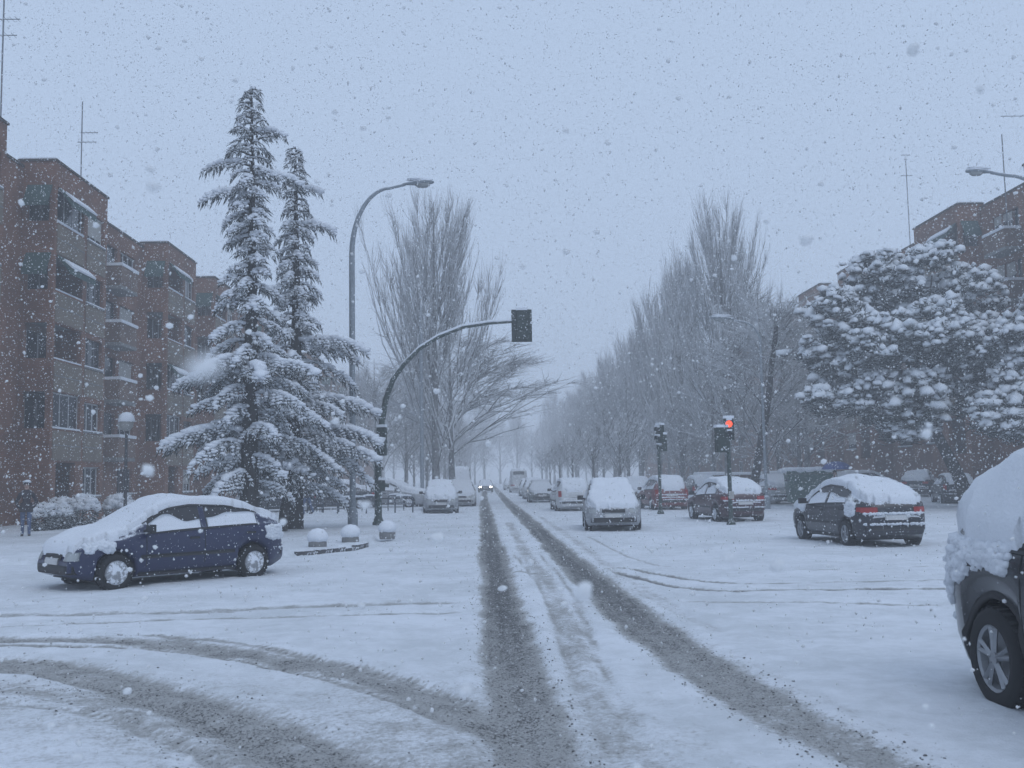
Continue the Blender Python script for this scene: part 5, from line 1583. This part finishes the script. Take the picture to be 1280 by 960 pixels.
# --- snow capped bollards at the corner
def bollard(px, py, label):
    q = G(px, py, .13)
    root = empty('bollard', (q.x, q.y, .10)); tag(root, label, 'bollard', 'domed bollards at the corner')
    b = MB(); b.lathe([(.20, -.05), (.215, .05), (.21, .13), (.17, .22), (.09, .28), (.001, .30)], 18); b.build('dome', 'concrete', root, True)
    rr_ = np.random.default_rng(int(px))
    V, F = ICO2; V = V * (1 + .10 * (vnoise(V[:, 0] * 2 + px, V[:, 1] * 2, V[:, 2] * 2) - .5)[:, None])
    V = V * [.25, .25, .21] + [0, 0, .25]
    V[:, 2] = np.maximum(V[:, 2], .12 + .04 * vnoise(V[:, 0] * 9 + px, V[:, 1] * 9))
    link('snow_cap', np_mesh('snow_cap', V, F, 'snow', True), root)
bollard(397, 683, 'snow capped dome bollard nearest to the blue car')
bollard(438, 677, 'snow capped dome bollard at the foot of the tall lamp')
bollard(484, 670, 'snow capped dome bollard at the foot of the signal mast')
for px in (490,):
    q = G(px, 668, .13)
    bb = empty('kerb_block', (q.x, q.y, .1)); tag(bb, 'small dark block half buried beside the third bollard', 'block')
    MB().box((0, 0, .06), (.16, .16, .18), .3).build('block', 'concrete', bb)
    V, F = lumps(np.array([[0, 0, .18]]), np.array([.12]), .5, np.random.default_rng(3)); link('snow', np_mesh('snow', V, F, 'snow', True), bb)

# --- hoop railings along the parking bay
def hoop(px, py, depth, w, h, rz, label, bars=0):
    q = D(px, py, depth)
    root = empty('hoop_railing', (q.x, q.y, ground_z(q.x, q.y)), rz); tag(root, label, 'railing', 'hoop railings by the parking')
    pts = [(-w / 2, 0, -.05), (-w / 2, 0, h - .12), (-w / 2 + .04, 0, h - .03), (-w / 2 + .12, 0, h), (w / 2 - .12, 0, h), (w / 2 - .04, 0, h - .03), (w / 2, 0, h - .12), (w / 2, 0, -.05)]
    MB().tube(pts, .035, 6).build('hoop', 'rail_blue', root, True)
    MB().tube([(-w / 2, 0, h * .55), (w / 2, 0, h * .55)], .02, 5).build('crossbar', 'rail_blue', root)
    for i in range(bars):
        x = -w / 2 + w * (i + 1) / (bars + 1)
        MB().tube([(x, 0, h * .05), (x, 0, h)], .02, 5).build('bar', 'rail_blue', root)
    s = MB(); s.tube([(-w / 2 + .05, 0, h + .05), (0, 0, h + .065), (w / 2 - .05, 0, h + .05)], [.03, .05, .03], 6); s.build('snow', 'snow', root, True)
hoop(505, 648, 47.0, .80, .72, .1, 'dark hoop railing right of the signal mast')
hoop(495, 643, 50.0, .75, .72, .1, 'farther hoop railing seen through the one right of the signal mast')
hoop(440, 648, 47.0, 1.3, .72, .05, 'dark hoop railing straddling the foot of the lamp post')
hoop(462, 645, 50.0, .7, .70, .05, 'hoop railing between lamp post and signal mast')
hoop(413, 646, 50.0, .8, .72, .0, 'hoop railing left of the lamp post')
hoop(394, 645, 49.0, .75, .80, .0, 'barred hoop railing nearest to the walkers', 4)
hoop(345, 646, 47.0, .7, .72, .0, 'hoop railing glimpsed left of the young tree trunk')

# --- recycling container
q = D(1012, 620, 51)
ct = empty('recycling_container', (q.x, q.y, ground_z(q.x, q.y)), R(-8)); tag(ct, 'dark green waste container with a snowy lid behind the dark hatchback', 'container')
b = MB()
b.add([(-1.0, -.6, .15), (1.0, -.6, .15), (1.0, .6, .15), (-1.0, .6, .15), (-1.12, -.7, 1.55), (1.12, -.7, 1.55), (1.12, .7, 1.55), (-1.12, .7, 1.55)], [(0, 1, 2, 3), (0, 1, 5, 4), (1, 2, 6, 5), (2, 3, 7, 6), (3, 0, 4, 7), (4, 5, 6, 7)])
b.build('body', 'container_green', ct)
for x in (-.8, -.4, 0, .4, .8):
    MB().box((x, -.67, .85), (.06, .05, 1.2), 0, 0, R(4.1)).build('rib', 'container_green', ct)
b = MB(); b.tube([(-1.15, -.1, 1.62), (1.15, -.1, 1.62)], .06, 8); b.box((0, 0, 1.64), (2.3, 1.46, .12)); ld = b.build('lid', 'container_green', ct)
V, F = lumps(np.array([[x, yy, 1.74] for x in np.linspace(-.9, .9, 5) for yy in (-.4, .1, .5)]), np.full(15, .42), .38, np.random.default_rng(6)); link('snow', np_mesh('snow', V, F, 'snow', True), ld)
for sx in (-1, 1):
    MB().box((sx * 1.16, -.2, 1.25), (.10, .25, .12)).build('lifting_lug', 'frame_dark', ct)

# --- low walls and hedge line with snow behind the right hand cars
def low_wall(p0, p1, h, label, seed):
    p0, p1 = Vector((p0[0], p0[1], 0)), Vector((p1[0], p1[1], 0))
    d = p1 - p0; L = d.length
    root = empty('garden_wall', p0, math.atan2(d.y, d.x)); tag(root, label, 'wall')
    n = max(2, int(L / 2.4))
    for i in range(n):
        MB().box((L * (i + .5) / n, 0, h / 2), (L / n - .03, .3, h)).build('panel', 'brick_tan', root)
    xs_ = np.linspace(0, L, int(L / .3) + 2)
    hh = .16 + .10 * vnoise(xs_ * .8 + seed, xs_ * 0)
    m_ = MB(); rows = []
    for x_, h1 in zip(xs_, hh):
        rows += [(x_, -.20, h + .003), (x_, -.19, h + h1 * .6), (x_, -.08, h + h1), (x_, .1, h + h1), (x_, .2, h + h1 * .6), (x_, .21, h + .003)]
    m_.add(rows, [(i * 6 + j, i * 6 + j + 1, (i + 1) * 6 + j + 1, (i + 1) * 6 + j) for i in range(len(xs_) - 1) for j in range(5)] + [tuple(range(6)), tuple((len(xs_) - 1) * 6 + j for j in range(6))])
    m_.build('snow_cap', 'snow_fluffy', root, True)
a, b_ = D(868, 600, 66), D(985, 600, 63)
low_wall((a.x, a.y), (b_.x, b_.y), 1.55, 'low garden wall with a smooth white cap behind the maroon car', 3)
low_wall((-16.9, 25), (-16.9, 33.5), .45, 'low brick planter edge in front of the left block', 5)

# ------------------------------------------------------------------ people
def person(name_label, x, y, face, H=1.68, jacket='jacket_dark', stride=.12, pockets=True, hood=True, arm_up=False, snowhat=False, z=None):
    s = H / 1.75
    J = {}
    pts, rad, ed = [], [], []
    def add(p_, r_, par=None):
        pts.append(tuple(c * s for c in p_)); rad.append((r_[0] * s, r_[1] * s)); i = len(pts) - 1
        if par is not None: ed.append((par, i))
        return i
    # local: +x = facing
    pel = add((0, 0, .95), (.15, .13))
    wa = add((.0, 0, 1.10), (.145, .12), pel); ch = add((.01, 0, 1.30), (.17, .13), wa); up = add((0, 0, 1.44), (.12, .10), ch)
    nk = add((.01, 0, 1.52), (.058, .058), up); hd0 = add((.025, 0, 1.60), (.078, .082), nk); hd1 = add((.03, 0, 1.67), (.085, .095), hd0); add((.025, 0, 1.735), (.06, .065), hd1)
    for sd in (1, -1):
        st = stride * sd
        hp = add((0, .10 * sd, .90), (.10, .10), pel); kn = add((st * .9 + .03, .105 * sd, .50), (.07, .07), hp)
        an = add((st * 1.3 - (.05 if st < 0 else 0), .11 * sd, .10 + (.03 if st < 0 else 0)), (.05, .05), kn); ft = add((st * 1.3 + .04, .115 * sd, .045), (.05, .045), an); add((st * 1.3 + .17, .125 * sd, .035), (.04, .03), ft)
        sh = add((-.005, .17 * sd, 1.41), (.075, .07), up)
        if arm_up and sd < 0:
            el = add((.14, .26 * sd, 1.20), (.055, .055), sh); wr = add((.28, .20 * sd, 1.32), (.04, .04), el); add((.31, .19 * sd, 1.37), (.038, .032), wr)
        else:
            el = add((-.09, .30 * sd, 1.13), (.058, .058), sh); wr = add((.06, .24 * sd, .98), (.048, .048), el)
            add((.13, .17 * sd, .95), (.045, .04), wr)          # hand pushed into the jacket pocket
    me = bpy.data.meshes.new('person'); me.from_pydata(pts, ed, [])
    ob = bpy.data.objects.new('person', me); COL.objects.link(ob)
    md = ob.modifiers.new('s', 'SKIN')
    for i, rr_ in enumerate(rad): me.skin_vertices[0].data[i].radius = rr_
    me.skin_vertices[0].data[0].use_root = True
    sb = ob.modifiers.new('u', 'SUBSURF'); sb.levels = 2; sb.render_levels = 2
    dg = bpy.context.evaluated_depsgraph_get()
    em = bpy.data.meshes.new_from_object(ob.evaluated_get(dg))
    bpy.data.objects.remove(ob)
    for m_ in (jacket, 'jeans', 'skin', 'hair'):
        em.materials.append(MAT[m_])
    for p_ in em.polygons:
        c = p_.center
        p_.use_smooth = True
        p_.material_index = 1 if c.z < .86 * s and abs(c.y) < .25 * s else (2 if c.z > 1.53 * s else 0)
        if c.z < .09 * s: p_.material_index = 3
    root = link('person', em, None, (x, y, (ground_z(x, y) if z is None else z) - .02), face)
    tag(root, name_label, 'person', 'people out in the snow')
    # nose, eyes and mouth, hair or hood, jacket hem
    fm = MB(); fm.tube([(.105 * s, 0, 1.665 * s), (.135 * s, 0, 1.635 * s), (.112 * s, 0, 1.625 * s)], [.008, .014, .008], 5); fm.build('nose', 'skin', root)
    for sd in (1, -1):
        MB().box((.108 * s, .032 * s * sd, 1.675 * s), (.012, .022, .010)).build('eye', 'hair', root)
        MB().box((.025 * s, .092 * s * sd, 1.655 * s), (.035, .014, .055)).build('ear', 'skin', root)
    MB().box((.108 * s, 0, 1.60 * s), (.010, .045, .009)).build('mouth', 'lamp_red', root)
    V, F = ICO2
    Hc = V * [.115, .112, .125] * s + np.array([.012, 0, 1.685]) * s
    F2 = F[[not (Hc[f].mean(0)[0] > .045 * s and Hc[f].mean(0)[2] < 1.72 * s) for f in F]]
    link('hood' if hood else 'hair', np_mesh('hood', Hc, F2, jacket if hood else 'hair', True), root)
    hm = MB(); hm.lathe([(.200 * s, .80 * s), (.205 * s, .83 * s), (.185 * s, 1.0 * s), (.17 * s, 1.1 * s)], 16); hm.v = [(v[0] * .78, v[1] * 1.02, v[2]) for v in hm.v]
    hm.build('jacket_hem', jacket, root, True)
    if snowhat:
        V, F = lumps(np.array([[.0, 0, 1.79 * s]]), np.array([.11 * s]), .5, np.random.default_rng(2)); link('snow', np_mesh('snow', V, F, 'snow', True), root)
    return root
q = D(32, 668, 31.5)
person('person in dark jacket and jeans standing alone at the left edge', q.x, q.y, R(-70), 1.62, 'jacket_dark', .10, snowhat=True)
q = D(371, 646, 46.0)
person('person in dark jacket and jeans walking just right of the young tree', q.x, q.y, R(150), 1.70, 'jacket_dark', .22)
q = D(384, 646, 47.5)
person('second walker in jeans, by the barred hoop railing', q.x, q.y, R(170), 1.66, 'jacket_dark', .16)
q = D(1044, 612, 47.0)
um = person('person in a dark red jacket holding an umbrella beside the container', q.x, q.y, R(-60), 1.68, 'jacket_red', .1, arm_up=True, hood=False)
# umbrella, held in the raised hand
s = 1.68 / 1.75
hand = Matrix.Rotation(R(-60), 3, 'Z') @ Vector((.31 * s, -.19 * s, 0))
uo = empty('umbrella', (q.x + hand.x, q.y + hand.y, um.location.z + 1.37 * s + .02), R(10)); tag(uo, 'open blue umbrella above the person by the container', 'umbrella')
MB().tube([(0, 0, -.12), (0, 0, .82)], .012, 6).build('shaft', 'frame_dark', uo)
MB().tube([(0, 0, -.12), (.01, 0, -.16), (.04, 0, -.18), (.06, 0, -.15)], .014, 6).build('handle', 'frame_dark', uo)
for k in range(8):
    a0, a1 = 2 * math.pi * k / 8, 2 * math.pi * (k + 1) / 8
    pn = MB(); rows = []
    for i in range(6):
        t = i / 5; rr_ = .70 * math.sin(t * 1.25) / math.sin(1.25); z = .80 - .36 * (1 - math.cos(t * 1.25)) / (1 - math.cos(1.25))
        for j in range(4):
            u = j / 3; a = a0 + (a1 - a0) * u; sag = 1 - .06 * t * math.sin(math.pi * u)
            rows.append((rr_ * sag * math.cos(a), rr_ * sag * math.sin(a), z - .02 * t * math.sin(math.pi * u)))
    pn.add(rows, [(i * 4 + j, i * 4 + j + 1, (i + 1) * 4 + j + 1, (i + 1) * 4 + j) for i in range(5) for j in range(3)])
    pn.build('panel', 'umbrella_blue', uo, True)
    MB().tube([(0, 0, .79), (.34 * math.cos(a0), .34 * math.sin(a0), .69), (.70 * math.cos(a0), .70 * math.sin(a0), .435)], .006, 4).build('rib', 'frame_dark', uo)

# ------------------------------------------------------------------ the falling snow
rng = np.random.default_rng(77)
def flakes(n, y0, y1, d0, d1, skip=0.0):
    """irregular clumps through the street's air, a region that widens with distance"""
    y = (rng.uniform((y0 + 4) ** 3, (y1 + 4) ** 3, n)) ** (1 / 3) - 4
    C = np.stack([rng.uniform(-1, 1, n) * (3.0 + .62 * np.maximum(y, 0)), y, rng.uniform(0, 1, n) * (3.2 + .50 * np.maximum(y, 0))], 1)
    if skip: C = C[np.linalg.norm(C - [0, 0, CAM_H], axis=1) > skip]
    n = len(C)
    base = np.array([[1, 0, 0], [-.5, .87, 0], [-.5, -.87, 0], [0, 0, 1], [0, 0, -1]], float)
    f = np.array([[0, 1, 3], [1, 2, 3], [2, 0, 3], [1, 0, 4], [2, 1, 4], [0, 2, 4]])
    r = (d0 + (d1 - d0) * rng.random(n) ** 3.0)[:, None, None] / 2
    V = base[None] * r * rng.uniform(.6, 1.25, (n, 5, 1)) + rng.normal(0, .15, (n, 5, 3)) * r + C[:, None]
    return V.reshape(-1, 3), (f[None] + (np.arange(n) * 5)[:, None, None]).reshape(-1, 3)
near = rng.uniform((-4, -2, 0), (4, 6, 5.5), (900, 3))
near = np.concatenate([near, rng.uniform((-1.3, .3, .9), (1.3, 2.2, 2.6), (70, 3))])
near = near[np.linalg.norm(near - [0, 0, CAM_H], axis=1) > .35]
parts = [lumps(near, rng.uniform(.004, .012, len(near)), .85, rng, base=ICO2, jag=.5), lumps(np.stack([rng.uniform(-1, 1, 1000) * 7, rng.uniform(4, 13, 1000), rng.uniform(0, 8, 1000)], 1), rng.uniform(.008, .018, 1000), .9, rng, base=ICO1, jag=.5), flakes(50000, 5, 18, .008, .028), flakes(92000, 18, 42, .018, .052)]
V, F = join(parts)
fl = link('falling_snow', np_mesh('falling_snow', V, F, 'snowflake'))
tag(fl, 'thick falling snowflakes filling the air over the street', 'snowfall', kind='stuff')

# ------------------------------------------------------------------ the haze of the snowfall
hz = MB(); hz.box((0, 0, 11.75), (3100, 3100, 26.5))
hm, hnt, hb = new_mat('haze')
hnt.nodes.remove(hb)
pv = N(hnt, 'ShaderNodeVolumePrincipled')
pv.inputs['Color'].default_value = (0.985, 0.99, 1.0, 1)
pv.inputs['Density'].default_value = 0.0042
pv.inputs['Anisotropy'].default_value = 0.0
hnt.links.new(pv.outputs[0], hnt.nodes['Material Output'].inputs['Volume'])
ho = hz.build('haze', 'haze')
tag(ho, 'pale haze of snowfall that hides the far end of the avenue', 'haze', kind='stuff')
